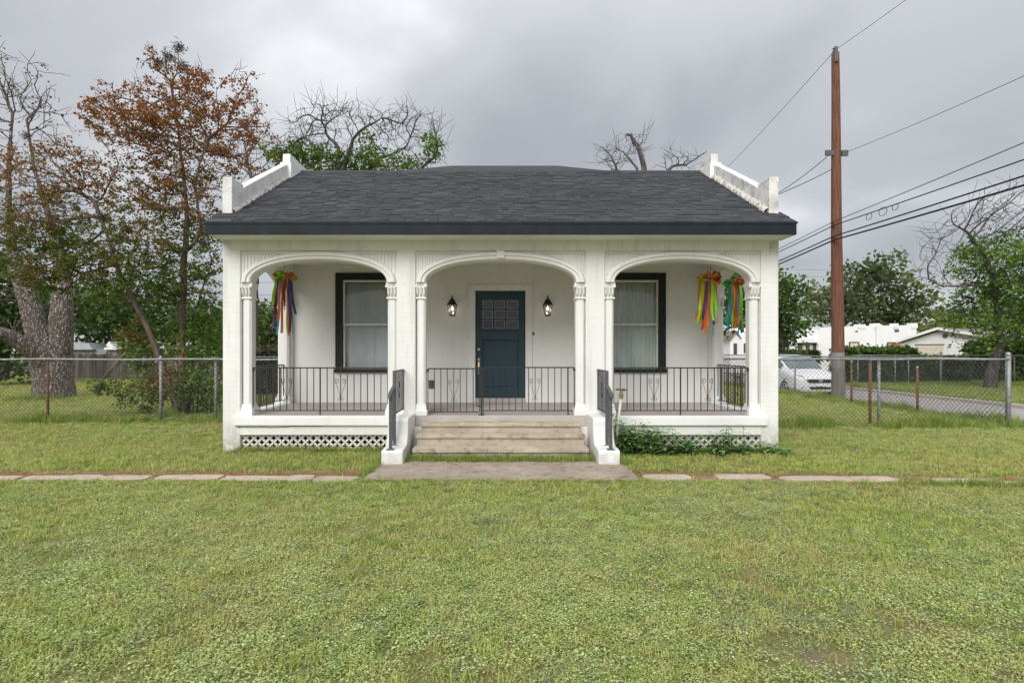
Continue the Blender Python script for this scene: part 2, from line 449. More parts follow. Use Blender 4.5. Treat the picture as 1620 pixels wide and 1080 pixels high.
def blade_mat(name, stops, patch, patch_amt=.5, trans=.3):
    """grass: colour from the plant's own random number and from what patch of lawn it grows in"""
    t = NT(name); n, l = t.n, t.l
    r = t.objrand()
    col = t.ramp(r, stops)
    pf = t.ramp(t.math('ADD', t.math('MULTIPLY', t.noise(.75, 4, .6), .6), t.math('MULTIPLY', t.noise(4.2, 3, .6), .4)), [(.44, 0.), (.60, 1.)])
    col = t.mix(t.math('MULTIPLY', pf, patch_amt), col, patch)
    t.col(col); t.set(Roughness=.7, Specular_IOR_Level=.15)
    tl = n.new('ShaderNodeBsdfTranslucent'); l.new(col, tl.inputs[0])
    mx = n.new('ShaderNodeMixShader'); mx.inputs[0].default_value = trans
    l.new(t.b.outputs[0], mx.inputs[1]); l.new(tl.outputs[0], mx.inputs[2]); l.new(mx.outputs[0], t.o.inputs['Surface'])
    return t.m
MAT['grass'] = blade_mat('grass_blade', [(0., (0.212, 0.300, 0.057)), (.4, (0.311, 0.403, 0.086)), (.75, (0.425, 0.483, 0.122)), (1., (0.538, 0.513, 0.186))], (0.509, 0.424, 0.186), .5)
MAT['grass_tall'] = blade_mat('tall_grass_blade', [(0., (0.150, 0.246, 0.045)), (.6, (0.256, 0.358, 0.075)), (1., (0.450, 0.449, 0.150))], (0.330, 0.351, 0.120), .4)
MAT['clover'] = blade_mat('low_weed_leaf', [(0., (0.233, 0.318, 0.098)), (.45, (0.365, 0.454, 0.163)), (.8, (0.497, 0.575, 0.244)), (1., (0.613, 0.680, 0.341))], (0.497, 0.500, 0.211), .5)
MAT['straw'] = blade_mat('dry_straw', [(0., (0.286, 0.179, 0.085)), (.5, (0.396, 0.263, 0.130)), (1., (0.495, 0.357, 0.190))], (0.330, 0.179, 0.080), .4)

MAT['galv'] = simple('galvanised_steel', (.26, .27, .275), .55, .3, 14, .1, 60, .3)
MAT['rust'] = simple('rusty_steel', (.17, .085, .05), .85, .4, 14, .3, 60, .1)
MAT['wire'] = simple('weathered_fence_wire', (.085, .088, .085), .6, .3, 3, 0, 60, .3)
MAT['cable'] = simple('black_cable', (.018, .018, .02), .6, .2, 4, 0)
MAT['porcelain'] = simple('insulator_grey', (.10, .12, .12), .4, .2, 20, 0)
def pole_mat():
    t = NT('utility_pole_wood')
    f = t.noise(7, 6, .65, stretch=(6, 6, .25))
    brown = t.ramp(f, [(.3, (.055, .022, .014)), (.5, (.15, .062, .036)), (.7, (.23, .115, .075))])
    grey = t.ramp(f, [(.3, (.09, .075, .068)), (.5, (.19, .165, .15)), (.7, (.29, .26, .24))])
    z = t.sepz()[2]
    t.col(t.mix(t.ramp(t.math('SUBTRACT', z, t.math('MULTIPLY', f, .1)), [(0., 1.), (.145, 1.), (.152, 0.), (1., 0.)]) if False else t.math('LESS_THAN', z, 1.42), brown, grey))
    t.set(Roughness=.9, Normal=t.bump(f, .6, .012)); return t.m
MAT['pole'] = pole_mat()
MAT['band'] = simple('pale_metal_band', (.24, .235, .235), .7, .25, 30, .3, 60, .2)
def plank_mat():
    t = NT('weathered_fence_board')
    f = t.noise(3, 5, .6, stretch=(8, 8, .3))
    c = t.ramp(t.objrand(), [(0., (.11, .085, .075)), (.5, (.17, .14, .125)), (1., (.25, .21, .185))])
    t.col(t.mix(1.0, c, t.ramp(f, [(.3, .6), (.7, 1.3)]), 'MULTIPLY')); t.set(Roughness=.95, Normal=t.bump(f, .4, .01)); return t.m
MAT['plank'] = plank_mat()
MAT['far_white'] = simple('white_siding_paint', (.76, .76, .76), .75, .05, 1.5, .1, 12)
MAT['far_trim'] = simple('brown_window_trim', (.08, .05, .045), .6, .2, 5, 0)
MAT['far_glass'] = simple('dim_window_pane', (.09, .10, .105), .15, .3, 2, 0, spec=.6)
MAT['far_pink'] = simple('faded_pink_panel', (.50, .36, .30), .8, .1, 4, 0)
MAT['far_red'] = simple('faded_red_panel', (.36, .12, .08), .8, .2, 4, 0)
MAT['far_roof'] = simple('brown_grey_roof', (.20, .165, .155), .9, .2, 3, .3, 30)
MAT['grey_roof'] = simple('pale_metal_roof', (.36, .38, .40), .5, .1, 3, .1, 30)
MAT['cream'] = simple('cream_panel', (.62, .56, .46), .7, .08, 4, 0)

# ------------------------------------------------------------------ ground, street, kerbs
def prof(name, pts, y0, y1, mat, ny=1):
    m = MB()
    for i in range(len(pts)-1):
        (xa, za), (xb, zb) = pts[i], pts[i+1]
        m.add([(xa, y0, za), (xb, y0, zb), (xb, y1, zb), (xa, y1, za)], [(0, 1, 2, 3)])
    return obj(name, m, mat)
g = prof('ground', [(-400, 0), (-60, 0), (10.3, 0), (11.1, -.24), (11.4, -.50), (17.4, -.50), (17.7, -.32), (60, -.25), (400, -.25)], -60, 500, MAT['lawn'])
tag(g, 'lawn ground of the yard sloping down to the side street', 'ground', kind='structure')
s_ = MB(); s_.box(11.42, 17.38, -60, 300, -.49, -.43)
o = obj('street', s_, MAT['asphalt']); tag(o, 'worn pinkish asphalt side street beyond the wire fence', 'street', kind='structure')
for nm, xa, xb, lb in (('kerb', 11.22, 11.42, 'near concrete kerb on the yard side of the street'), ('kerb', 17.38, 17.56, 'far concrete kerb below the grass verge across the street')):
    m = MB(); m.box(xa, xb, -60, 300, -.6, -.30)
    o = obj(nm, m, MAT['kerb'], bevel=.03); tag(o, lb, 'kerb', kind='structure')
m = MB(); m.box(17.56, 26, 34.5, 37.5, -.40, -.22)
o = obj('driveway', m, MAT['asphalt']); tag(o, 'pale driveway running off the far side of the street', 'driveway', kind='structure')

# ------------------------------------------------------------------ the house
Y0 = 8.41           # facade plane
YB = 10.59          # porch back wall plane
FZ = .533           # porch floor
house = thing('house', (0, Y0, 0), 'white stucco house with three-arched porch, navy door and dark shingle roof', 'house')
def part(name, mb, mat, parent=None, **kw): return obj(name, mb, mat, parent or house, **kw)

# pillars
PIL = [(-4.11, -3.85), (-1.54, -1.26), (1.26, 1.54), (3.85, 4.11)]
for (a, b) in PIL:
    m = MB(); outer = abs(a) > 3 and abs(b) > 3
    m.box(a, b, Y0, Y0 + .28, (-.1 if outer else FZ + .0), 3.14)
    part('pillar', m, MAT['stucco'], bevel=.012)
# beam over the arches
m = MB(); m.box(-4.11, 4.11, Y0 - .002, Y0 + .28, 2.972, 3.50)
part('beam', m, MAT['stucco'], bevel=.008)

def arch_pts(xc, a, b, z0, n=28, e=2.15):
    r = []
    for i in range(n+1):
        t = math.pi * i / n
        c, s = math.cos(t), math.sin(t)
        r.append((xc - a * math.copysign(abs(c)**(2/e), c), z0 + b * abs(s)**(2/e)))
    return r
SPR = 2.505
BAYS = [(-3.85, -1.54), (-1.26, 1.26), (1.54, 3.85)]
def sweep_profile(curve_in, curve_out, prof_uv):
    """moulding between two arch curves: prof_uv = (u across 0..1, y depth)"""
    mm = MB(); n = len(curve_in); k = len(prof_uv); vs = []
    for (xi, zi), (xo, zo) in zip(curve_in, curve_out):
        for u, y in prof_uv:
            vs.append((xi + (xo-xi)*u, y, zi + (zo-zi)*u))
    fs = []
    for i in range(n-1):
        for j in range(k):
            j2 = (j+1) % k
            fs.append((i*k+j, (i+1)*k+j, (i+1)*k+j2, i*k+j2))
    fs += [tuple(range(k)), tuple(range((n-1)*k+k-1, (n-1)*k-1, -1))]
    return mm.add(vs, fs)
for bi, (x0, x1) in enumerate(BAYS):
    xc, ha = (x0+x1)/2, (x1-x0)/2
    ci = arch_pts(xc, ha - .145, .335, SPR); co = arch_pts(xc, ha - .012, .452, SPR)
    pr = [(0, Y0+.22), (0, Y0+.005), (.12, Y0-.012), (.42, Y0-.012), (.50, Y0-.034), (.80, Y0-.034), (.92, Y0-.02), (1, Y0+.0), (1, Y0+.22)]
    part('arch_moulding', sweep_profile(ci, co, pr), MAT['trim'], smooth=False)
    # recessed spandrels and their fluting
    for side in (0, 1):
        n = len(co); half = co[:n//2+1] if side == 0 else co[n//2:]
        m = MB(); vs = []
        for (x, z) in half: vs += [(x, Y0+.035, z-.02), (x, Y0+.035, 2.974), (x, Y0+.2, z-.02), (x, Y0+.2, 2.974)]
        edge = half[0] if side == 0 else half[-1]
        xe = x0 if side == 0 else x1
        if side == 0: vs = [(xe, Y0+.035, SPR), (xe, Y0+.035, 2.974), (xe, Y0+.2, SPR), (xe, Y0+.2, 2.974)] + vs
        else: vs = vs + [(xe, Y0+.035, SPR), (xe, Y0+.035, 2.974), (xe, Y0+.2, SPR), (xe, Y0+.2, 2.974)]
        fs = []
        for i in range(len(vs)//4 - 1):
            a, b = i*4, i*4+4
            fs += [(a, b, b+1, a+1), (a+2, a+3, b+3, b+2)]
        m.add(vs, fs)
        sp = part('spandrel', m, MAT['trim'])
        fl = MB(); pitch = .052; x = xe + (.035 if side == 0 else -.035)
        for q in range(26):
            xx = x + q*pitch*(1 if side == 0 else -1)
            u = min(1, abs(xx - xc)/(ha-.012))
            za = SPR + .452 * (max(0, 1-u**2.15))**(1/2.15) + .012
            zb = 2.945
            if zb - za < .03: break
            pts = [(xx-.011, Y0+.037), (xx-.008, Y0+.021), (xx+.008, Y0+.021), (xx+.011, Y0+.037)]
            fl.prism(pts, 'z', za, zb)
            fl.lathe([(.001, 0), (.016, .004), (.016, .012), (.001, .016)], (xx + pitch/2*(1 if side == 0 else -1), Y0+.024, zb-.018), 6)
        fo = obj('fluting', fl, MAT['trim'], sp); tag(fo, kind='stuff')
m = MB(); m.prism([(-.055, 2.855), (.055, 2.855), (.062, 2.965), (-.062, 2.965)], 'y', Y0-.05, Y0+.1)
part('keystone', m, MAT['trim'], bevel=.006)

# half columns with capitals and bases
def column(xc, yc, w=.136, d=.19):
    m = MB(); hx, hy = w/2, d/2
    c = .03
    oct_ = [(xc-hx, yc-hy+c), (xc-hx+c, yc-hy), (xc+hx-c, yc-hy), (xc+hx, yc-hy+c), (xc+hx, yc+hy-c), (xc+hx-c, yc+hy), (xc-hx+c, yc+hy), (xc-hx, yc+hy-c)]
    m.prism(oct_, 'z', FZ + .16, 2.27)
    co_ = part('column', m, MAT['trim'], bevel=.004)
    cp = MB(); sy = d / w
    cp.lathe([(hx*1.04, 0), (hx*1.22, .01), (hx*1.22, .025), (hx*1.0, .035), (hx*.98, .12), (hx*1.08, .16), (hx*1.2, .205), (hx*1.26, .212), (hx*1.26, .243), (hx*1.2, .25)], (xc, yc, 2.255), square=True, sy=sy)
    cpo = obj('capital', cp, MAT['trim'], co_, bevel=.003)
    lf = MB()
    for k in range(3):          # carved leaves and volutes on the capital's front
        xx = xc + (k-1)*w*.36
        lf.tube([(xx, yc-hy-.002, 2.30), (xx, yc-hy-.012, 2.36), (xx, yc-hy-.022, 2.41), (xx, yc-hy-.042, 2.435), (xx, yc-hy-.046, 2.42)], [.016, .019, .017, .014, .006], 6)
    for sx in (-1, 1):
        lf.lathe([(.002, -.02), (.021, -.018), (.024, 0), (.021, .018), (.002, .02)], (xc + sx*(hx+.006), yc-hy-.022, 2.445), 8)
    lo = obj('capital_carving', lf, MAT['trim'], co_, smooth=True); tag(lo, kind='stuff')
    bs = MB()
    bs.lathe([(hx*1.42, 0), (hx*1.42, .07), (hx*1.34, .078), (hx*1.24, .095), (hx*1.24, .108), (hx*1.1, .135), (hx*1.08, .15), (hx*1.0, .17)], (xc, yc, FZ), square=True, sy=sy)
    obj('column_base', bs, MAT['trim'], co_, bevel=.004)
for xc in (-3.775, -1.615, -1.185, 1.185, 1.615, 3.775): column(xc, Y0 + .14)
for s in (-1, 1):
    column(s*3.98, YB - .13, .2, .13)
    column(s*3.98, Y0 + .36, .2, .13)
    # side wall below the floor, the side beam with its pointed arch, the return pier
    m = MB(); m.box(min(s*3.85, s*4.11), max(s*3.85, s*4.11), Y0 + .282, YB, -.1, FZ - .004); part('foundation_wall', m, MAT['stucco'])
    ya, yb = Y0 + .28, YB
    yc, hb = (ya+yb)/2, (yb-ya)/2
    arc = [(y_, z_) for (y_, z_) in arch_pts(yc, hb - .12, .40, SPR, 24, 1.85)]
    m = MB(); xa, xb = min(s*3.855, s*4.108), max(s*3.855, s*4.108)
    pts = [(ya, SPR)] + arc + [(yb, SPR)]
    vs = []
    for (y_, z_) in pts: vs += [(xa, y_, z_), (xa, y_, 3.5), (xb, y_, z_), (xb, y_, 3.5)]
    fs = []
    for i in range(len(pts)-1):
        a, b = 4*i, 4*i+4
        fs += [(a, a+1, b+1, b), (a+2, b+2, b+3, a+3), (a, b, b+2, a+2)]
    m.add(vs, fs); part('side_arch_wall', m, MAT['trim'])
    m = MB(); m.box(xa, xb, YB - .09, YB + .01, FZ, SPR + .02); part('side_jamb', m, MAT['trim'])
    m = MB(); m.box(xa, xb, Y0 + .275, Y0 + .33, FZ, SPR + .02); part('side_jamb', m, MAT['trim'])

# porch back wall built around its openings
def wall_open(name, x0, x1, z0, z1, y0, y1, holes, mat, parent=None):
    xs = sorted({x0, x1, *[h[0] for h in holes], *[h[1] for h in holes]}); zs = sorted({z0, z1, *[h[2] for h in holes], *[h[3] for h in holes]})
    m = MB()
    for i in range(len(xs)-1):
        for j in range(len(zs)-1):
            cx, cz = (xs[i]+xs[i+1])/2, (zs[j]+zs[j+1])/2
            if any(h[0] < cx < h[1] and h[2] < cz < h[3] for h in holes): continue
            a, b, c, d = xs[i], xs[i+1], zs[j], zs[j+1]
            m.add([(a, y0, c), (b, y0, c), (b, y0, d), (a, y0, d)], [(0, 1, 2, 3)])
    for (a, b, c, d) in holes:
        m.add([(a, y0, c), (b, y0, c), (b, y0, d), (a, y0, d), (a, y1, c), (b, y1, c), (b, y1, d), (a, y1, d)],
              [(0, 4, 5, 1), (1, 5, 6, 2), (2, 6, 7, 3), (3, 7, 4, 0)])
    return part(name, m, mat)
WINS = [(-3.07, -1.90, 1.10, 2.94), (1.90, 3.07, 1.10, 2.94)]
wall_open('wall', -4.1, 4.1, FZ - .3, 3.4, YB, YB + .22, [(-.47, .46, .61, 2.61)] + [(a+.05, b-.05, c+.05, d-.05) for a, b, c, d in WINS], MAT['porch_wall'])
# the body of the house behind
m = MB(); m.box(-4.105, -3.9, YB, 20, -.1, 5.0); part('side_wall', m, MAT['stucco'])
m = MB(); m.box(3.9, 4.105, YB, 20, -.1, 5.0); part('side_wall', m, MAT['stucco'])
m = MB(); m.box(-4.1, 4.1, 19.8, 20.05, -.1, 5.0); part('rear_wall', m, MAT['stucco'])
m = MB(); m.box(-3.9, 3.9, 13.2, 13.3, .2, 5.0); part('inner_wall', m, MAT['soffit'])
m = MB(); m.box(-3.9, 3.9, YB + .22, 13.2, .3, .55); part('inner_floor', m, MAT['void'])
m = MB(); m.box(-3.86, 3.86, Y0 + .27, YB + .01, 3.08, 3.16); part('porch_ceiling', m, MAT['soffit'])
m = MB(); m.box(-3.9, 3.9, YB + .23, 13.19, 3.1, 3.2); part('inner_ceiling', m, MAT['soffit'])

# porch floor, its painted edge and the band under it
m = MB(); m.box(-3.86, 3.86, Y0 + .06, YB + .02, FZ - .12, FZ); part('porch_floor', m, MAT['porch_floor'], bevel=.006)
rnd = random.Random(5)
for s in (-1, 1):
    xa, xb = sorted((s*1.27, s*3.93))
    m = MB(); m.box(xa, xb, Y0 - .055, Y0 + .10, .392, FZ - .003); part('floor_edge', m, MAT['trim'], bevel=.012, seg=3)
    xa2, xb2 = sorted((s*1.27, s*3.848))
    m = MB(); m.box(xa2, xb2, Y0 - .012, Y0 + .2, .25, .386); part('base_band', m, MAT['trim'], bevel=.006)
    # cracked paint line under the edge
    m = MB(); x = -3.88 if s < 0 else 1.6
    pts = []
    ln = 1.25 if s < 0 else .0
    if ln:
        for i in range(40): pts.append((x + ln*i/39, Y0 - .018, .383 - .012*abs(noise.noise((i*.3, s, 0))) - (.016 if i < 24 else 0)))
        m.tube(pts, .0035, 4); part('crack', m, MAT['void'])
# centre strip of the floor edge above the steps
m = MB(); m.box(-1.263, 1.263, Y0 - .002, Y0 + .09, .38, FZ - .004); part('floor_nosing', m, MAT['porch_floor'], bevel=.01)

# pierced lattice panels
def lattice(x0, x1, z0, z1, y, s):
    fr = MB(); fr.box(x0, x1, y - .012, y + .035, z1 - .008, z1 + .02)
    pan = part('lattice_panel', fr, MAT['lattice'])
    pitch = .118; d = pitch
    def clip(poly, lo, hi, ax):
        for sgn, lim in ((1, lo), (-1, hi)):
            res = []
            for i in range(len(poly)):
                a, b = poly[i], poly[(i+1) % len(poly)]
                ia, ib = sgn*(a[ax]-lim) >= 0, sgn*(b[ax]-lim) >= 0
                if ia: res.append(a)
                if ia != ib:
                    t = (lim - a[ax])/(b[ax]-a[ax]); res.append((a[0]+(b[0]-a[0])*t, a[1]+(b[1]-a[1])*t))
            poly = res
            if not poly: return poly
        return poly
    hgt = z1 - z0; nst = int((x1-x0+hgt)/d) + 2
    for dirn in (1, -1):
        for k in range(-1, nst):
            # strip at 45 degrees, swelling between the crossings so that the holes become stars
            xb = x0 - hgt + k*d if dirn > 0 else x0 + k*d + hgt
            L = hgt*1.5; N = 16; up, dn = [], []
            for i in range(N*2+1):
                t = -.03 + i*(hgt+.06)/(N*2)
                ph = math.cos(2*math.pi*(t/ (d/2) )) if True else 0
                w = .0120 + .0058*(-math.cos(2*math.pi*(t-hgt)/(d/2)))
                cx, cz = (xb + t if dirn > 0 else xb - t), z0 + t
                nx, nz = (-.7071, .7071) if dirn > 0 else (.7071, .7071)
                up.append((cx + nx*w, cz + nz*w)); dn.append((cx - nx*w, cz - nz*w))
            poly = clip(clip(up + dn[::-1], x0, x1, 0), z0, z1, 1)
            if len(poly) < 4: continue
            mm = MB(); yy = y if dirn > 0 else y + .008
            mm.prism(poly if dirn < 0 else poly[::-1], 'y', yy, yy + .03)
            obj('lattice_strip', mm, MAT['lattice'], pan)
lattice(-3.85, -1.56, -.02, .25, Y0 + .05, -1)
lattice(1.56, 3.85, -.02, .25, Y0 + .05, 1)
m = MB(); m.box(-3.85, 3.85, Y0 + .45, Y0 + .5, -.1, .41); part('crawlspace_dark', m, MAT['void'])  # near-black panel close behind the lattice, standing in for the unlit crawlspace

# steps: rough worn slabs
def rough_box(x0, x1, y0, y1, z0, z1, nx, ny, nz, amp, seed, wear=.0):
    m = MB()
    def dis(p):
        q = Vector(p)
        nv = Vector((noise.noise((q.x*3+seed, q.y*3, q.z*3)), noise.noise((q.x*3, q.y*3+seed, q.z*3+9)), noise.noise((q.x*3, q.y*3, q.z*3+seed))))
        ns = Vector((noise.noise((q.x*14+seed, q.y*14, q.z*14)), noise.noise((q.x*14, q.y*14+seed, q.z*14)), noise.noise((q.x*14, q.y*14, q.z*14+seed))))
        r = q + nv*amp + ns*amp*.6
        if wear and abs(q.y-y0) < 1e-4 and abs(q.z-z1) < 1e-4:
            w = max(0, noise.noise((q.x*6, seed, 0)) - .12)
            r.z -= w*wear; r.y += w*wear
        return tuple(r)
    def face(a, b, c, nu, nv): m.grid(a, b, c, nu, nv, lambda u, v, p: dis(p))
    face((x0, y0, z0), (x1, y0, z0), (x0, y0, z1), nx, nz)
    face((x0, y0, z1), (x1, y0, z1), (x0, y1, z1), nx, ny)
    face((x0, y1, z0), (x0, y0, z0), (x0, y1, z1), ny, nz)
    face((x1, y0, z0), (x1, y1, z0), (x1, y0, z1), ny, nz)
    return m
for i, (hw, ya, yb, za, zb) in enumerate([(1.19, 7.66, 8.5, -.05, .175), (1.18, 7.94, 8.5, .165, .325), (1.155, 8.20, 8.5, .315, .455)]):
    sm = rough_box(-hw, hw, ya, yb, zb - .05, zb, 90, 8, 2, .005, 3.1*i+1, .10)
    rs_ = rough_box(-hw + .012, hw - .012, ya + .028, yb, za, zb - .042, 90, 6, 5, .007, 3.1*i+2, .0); sm.add(rs_.v, rs_.f)
    sm.add([(-hw+.01, ya+.012, zb-.047), (hw-.01, ya+.012, zb-.047), (hw-.01, ya+.1, zb-.047), (-hw+.01, ya+.1, zb-.047)], [(0, 3, 2, 1)])
    part('step', sm, MAT['steps'], smooth=False)

m = MB(); m.box(-1.268, 1.268, 8.30, 8.48, -.1, .379); part('step_backing', m, MAT['trim'])
# cheek walls beside the steps: upper block sweeping down to a foot
for s in (-1, 1):
    pr = [(Y0 + .05, -.1), (Y0 + .05, .575), (7.86, .575), (7.82, .568), (7.79, .545)]
    for i in range(9):
        t = i/8; pr.append((7.785 - .17*(t**1.8), .52 - .30*math.sin(t*math.pi/2)))
    pr += [(7.38, .205), (7.355, .19), (7.35, .17), (7.35, -.1)]
    m = MB(); xa, xb = sorted((s*1.265, s*1.545)); m.prism(pr, 'x', xa, xb)
    part('cheek_wall', m, MAT['trim'], bevel=.014)

# railings
def spiral(cx, cz, r0, r1, a0, a1, n):
    return [(cx + (r0 + (r1-r0)*i/n)*math.cos(a0 + (a1-a0)*i/n), cz + (r0 + (r1-r0)*i/n)*math.sin(a0 + (a1-a0)*i/n)) for i in range(n+1)]
def heart_curve():
    """one half of the scrolled heart in unit space: x 0..1, z -1..1"""
    top = spiral(.50, .74, .05, .26, -1.2, 2*math.pi*1.0 + .35, 20)
    pts = list(reversed(top))
    pts = spiral(.50, .72, .06, .28, math.radians(-60), math.radians(395), 22)
    pts += [(.78, .62), (.55, .2), (.28, -.25), (.10, -.62)]
    pts += spiral(.30, -.78, .20, .06, math.radians(160), math.radians(470), 14)
    return pts
HC = heart_curve()
def railing(A, B, zb, zt, pitch, hearts, mat, r=.0055, toplug=True, posts=(), skip_ends=False, name='railing'):
    """A, B: (x, y) ends; balusters and hearts are pieces of the railing"""
    A, B = Vector((*A, 0)), Vector((*B, 0)); d = (B-A); L = d.length; u = d.normalized()
    nrm = Vector((-u.y, u.x, 0))
    m = MB()
    def bar(z, hw, hh):
        vs = []
        for t in (0, L):
            for a, b in ((-hw, -hh), (hw, -hh), (hw, hh), (-hw, hh)):
                p = A + u*t + nrm*a; vs.append((p.x, p.y, z + b))
        m.add(vs, [(0, 1, 5, 4), (1, 2, 6, 5), (2, 3, 7, 6), (3, 0, 4, 7), (0, 3, 2, 1), (4, 5, 6, 7)])
    bar(zt, .013, .009); bar(zb, .011, .006)
    rl = part(name, m, mat)
    n = max(2, int(round(L/pitch)))
    bm = MB(); bm.box(-r, r, -r, r, 0, 1); me = None
    off = worldloc(rl)
    for i in range(n+1):
        t = L*(i/n) if not skip_ends else L*((i+.5)/(n+1))
        p = A + u*t
        if me is None:
            b0 = obj('baluster', bm, mat, rl, local=True); me = b0.data; b0.location = Vector((p.x, p.y, zb)) - off; b0.scale = (1, 1, zt-zb)
        else: inst('baluster', me, rl, Vector((p.x, p.y, zb)) - off, (1, 1, zt-zb))
    H = (zt-zb)
    for t0 in hearts:
        i0 = round(t0*n); tt = L*i0/n; hm = MB()
        zc, hh, hw = zb + H*.50, H*.285, pitch*1.0
        for sgn in (-1, 1):
            pts = []
            for (hx, hz) in HC:
                p = A + u*(tt + sgn*hx*hw); pts.append((p.x, p.y, zc + hz*hh))
            hm.tube(pts, .0035, 4)
        obj('heart_scroll', hm, mat, rl)
    for t, z0 in posts:
        p = A + u*t; pm = MB(); pm.box(p.x-.008, p.x+.008, p.y-.008, p.y+.008, z0, zt); obj('post', pm, mat, rl)
    if toplug:
        for t in (0, L):
            p = A + u*t; lm = MB(); lm.box(p.x-.014, p.x+.014, p.y-.02, p.y+.02, zt-.05, zt-.012); obj('bracket', lm, mat, rl)
    return rl
YR = Y0 + .10
RB, RT = .60, 1.238
railing((-3.70, YR), (-1.69, YR), RB, RT, .0985, (.24, .66), MAT['iron'], posts=((1.0, FZ),))
railing((1.69, YR), (3.70, YR), RB, RT, .0985, (.29, .71), MAT['iron'], posts=((1.0, FZ),))
for s in (-1, 1):
    railing((s*3.97, Y0 + .44), (s*3.97, YB - .2), RB, RT, .0985, (.45,), MAT['iron'], toplug=False)
# gate in the middle opening: hinged leaf on the left, fixed panel on the right
railing((-1.09, YR + .02), (-.315, YR + .02), .578, 1.225, .0985, (.5,), MAT['iron'], name='gate_leaf')
railing((-.262, YR), (1.10, YR), RB, 1.243, .0985, (.57,), MAT['iron'], posts=((.0, FZ), (1.27, FZ)), name='railing')
m = MB(); p0 = (-.288, YR)
m.box(-.299, -.277, YR-.011, YR+.011, FZ, 1.25); m.box(-.33, -.245, YR-.04, YR+.04, FZ, FZ+.008); m.lathe([(.006, 0), (.02, .012), (.022, .024), (.006, .04)], (-.288, YR, 1.245), 8)
m.box(-.36, -.29, YR-.024, YR-.012, .66, .675); m.tube([(-.355, YR-.02, .668), (-.36, YR-.03, .70), (-.335, YR-.03, .72)], .006, 5)
part('gate_post', m, MAT['iron'])
# stair handrails on the cheek walls
for s in (-1, 1):
    x = s*1.435
    rl = railing((x, 7.72), (x, Y0 - .01), .64, 1.215, .10, (), MAT['iron'], r=.006, toplug=False, name='handrail')
    sc_ = MB()
    for k in (.35, .65):
        sc_.tube([(x, 7.98 + .16*k + .05*math.cos(a), .94 + .10*math.sin(a)) for a in [i*math.pi/8 for i in range(17)]], .004, 4)
    sc_.tube([(x, 8.06 + .035*math.cos(a), .80 + .035*math.sin(a)) for a in [i*math.pi/6 for i in range(13)]], .004, 4)
    sc_.tube([(x, 8.06 + .035*math.cos(a), 1.08 + .035*math.sin(a)) for a in [i*math.pi/6 for i in range(13)]], .004, 4)
    obj('scroll', sc_, MAT['iron'], rl)
    m = MB(); m.box(x-.02, x+.02, 7.66, 7.70, .22, 1.225); obj('newel', m, MAT['grey_iron'], rl, bevel=.003)
    m = MB(); m.box(x-.02, x+.02, 7.40, 7.44, .20, .935); m.box(x-.05, x+.05, 7.37, 7.47, .205, .213); obj('newel', m, MAT['grey_iron'], rl, bevel=.003)
    m = MB(); m.box(x-.05, x+.05, 7.63, 7.73, .222, .23); obj('base_plate', m, MAT['grey_iron'], rl)
    m = MB(); m.prism([(7.38, .915), (7.72, 1.02), (7.72, 1.05), (7.38, .95)], 'x', x-.022, x+.022); m.lathe([(.02, -.06), (.026, -.04), (.024, 0)], (x, 7.375, .93), 8); obj('top_rail', m, MAT['grey_iron'], rl, bevel=.004)
    m = MB(); m.prism([(7.44, .30), (7.66, .33), (7.66, .345), (7.44, .315)], 'x', x-.008, x+.008); obj('bottom_rail', m, MAT['grey_iron'], rl)
    for yy in (7.515, 7.59):
        m = MB(); m.box(x-.006, x+.006, yy-.006, yy+.006, .31, .97); obj('baluster', m, MAT['grey_iron'], rl)

# door
m = MB()
m.box(-.46, .45, YB+.06, YB+.075, .62, 2.60)
for a, b, c, d in ((-.46, -.345, .62, 2.60), (.335, .45, .62, 2.60), (-.345, .335, 2.44, 2.60), (-.345, .335, 1.70, 1.90), (-.345, .335, .62, .80)):
    m.box(a, b, YB+.03, YB+.058, c, d)
for (a, b) in ((-.14, -.118), (.085, .107)): m.box(a, b, YB+.034, YB+.058, 1.90, 2.44)
for (c, d) in ((2.07, 2.092), (2.255, 2.277)): m.box(-.345, .335, YB+.0335, YB+.058, c, d)
m.box(-.315, .305, YB+.042, YB+.062, .83, 1.67)
door = part('door', m, MAT['door'], bevel=.004)
m = MB(); m.box(-.37, .36, YB-.002, YB+.05, 1.868, 1.902); obj('door_shelf', m, MAT['door'], door, bevel=.005)
for i, (a, b) in enumerate(((-.345, -.14), (-.118, .085), (.107, .335))):
    for j, (c, d) in enumerate(((1.902, 2.07), (2.092, 2.255), (2.277, 2.44))):
        m = MB(); t = .016 + .004*((i+j) % 2)
        m.grid((a+.004, YB+.05, c+.004), (b-.004, YB+.05+.003*((i*2+j) % 3-1), c+.004), (a+.004, YB+.05+.003*((i+j*2) % 3-1), d-.004), 2, 2)
        po = obj('pane', m, MAT['door_glass'], door)
        m = MB()   # bevelled rim of the pane
        for (x0, x1, z0, z1) in ((a+.004, b-.004, c+.004, c+.014), (a+.004, b-.004, d-.014, d-.004), (a+.004, a+.014, c+.014, d-.014), (b-.014, b-.004, c+.014, d-.014)):
            m.box(x0, x1, YB+.043, YB+.048, z0, z1)
        obj('pane_rim', m, simple('bevelled_glass_rim', (.16, .22, .24), .15, .3, 30, 0, spec=.9) if 'rim' not in MAT else MAT['rim'], door)
        if 'rim' not in MAT: MAT['rim'] = bpy.data.materials['bevelled_glass_rim']
for z, r in ((1.52, .034), (1.335, .034)):
    m = MB(); m.tube([(-.405, YB+.03, z), (-.405, YB+.012, z), (-.405, YB-.012, z)], [r, r, r*.7], 12); obj('deadbolt', m, MAT['brass'], door, smooth=False)
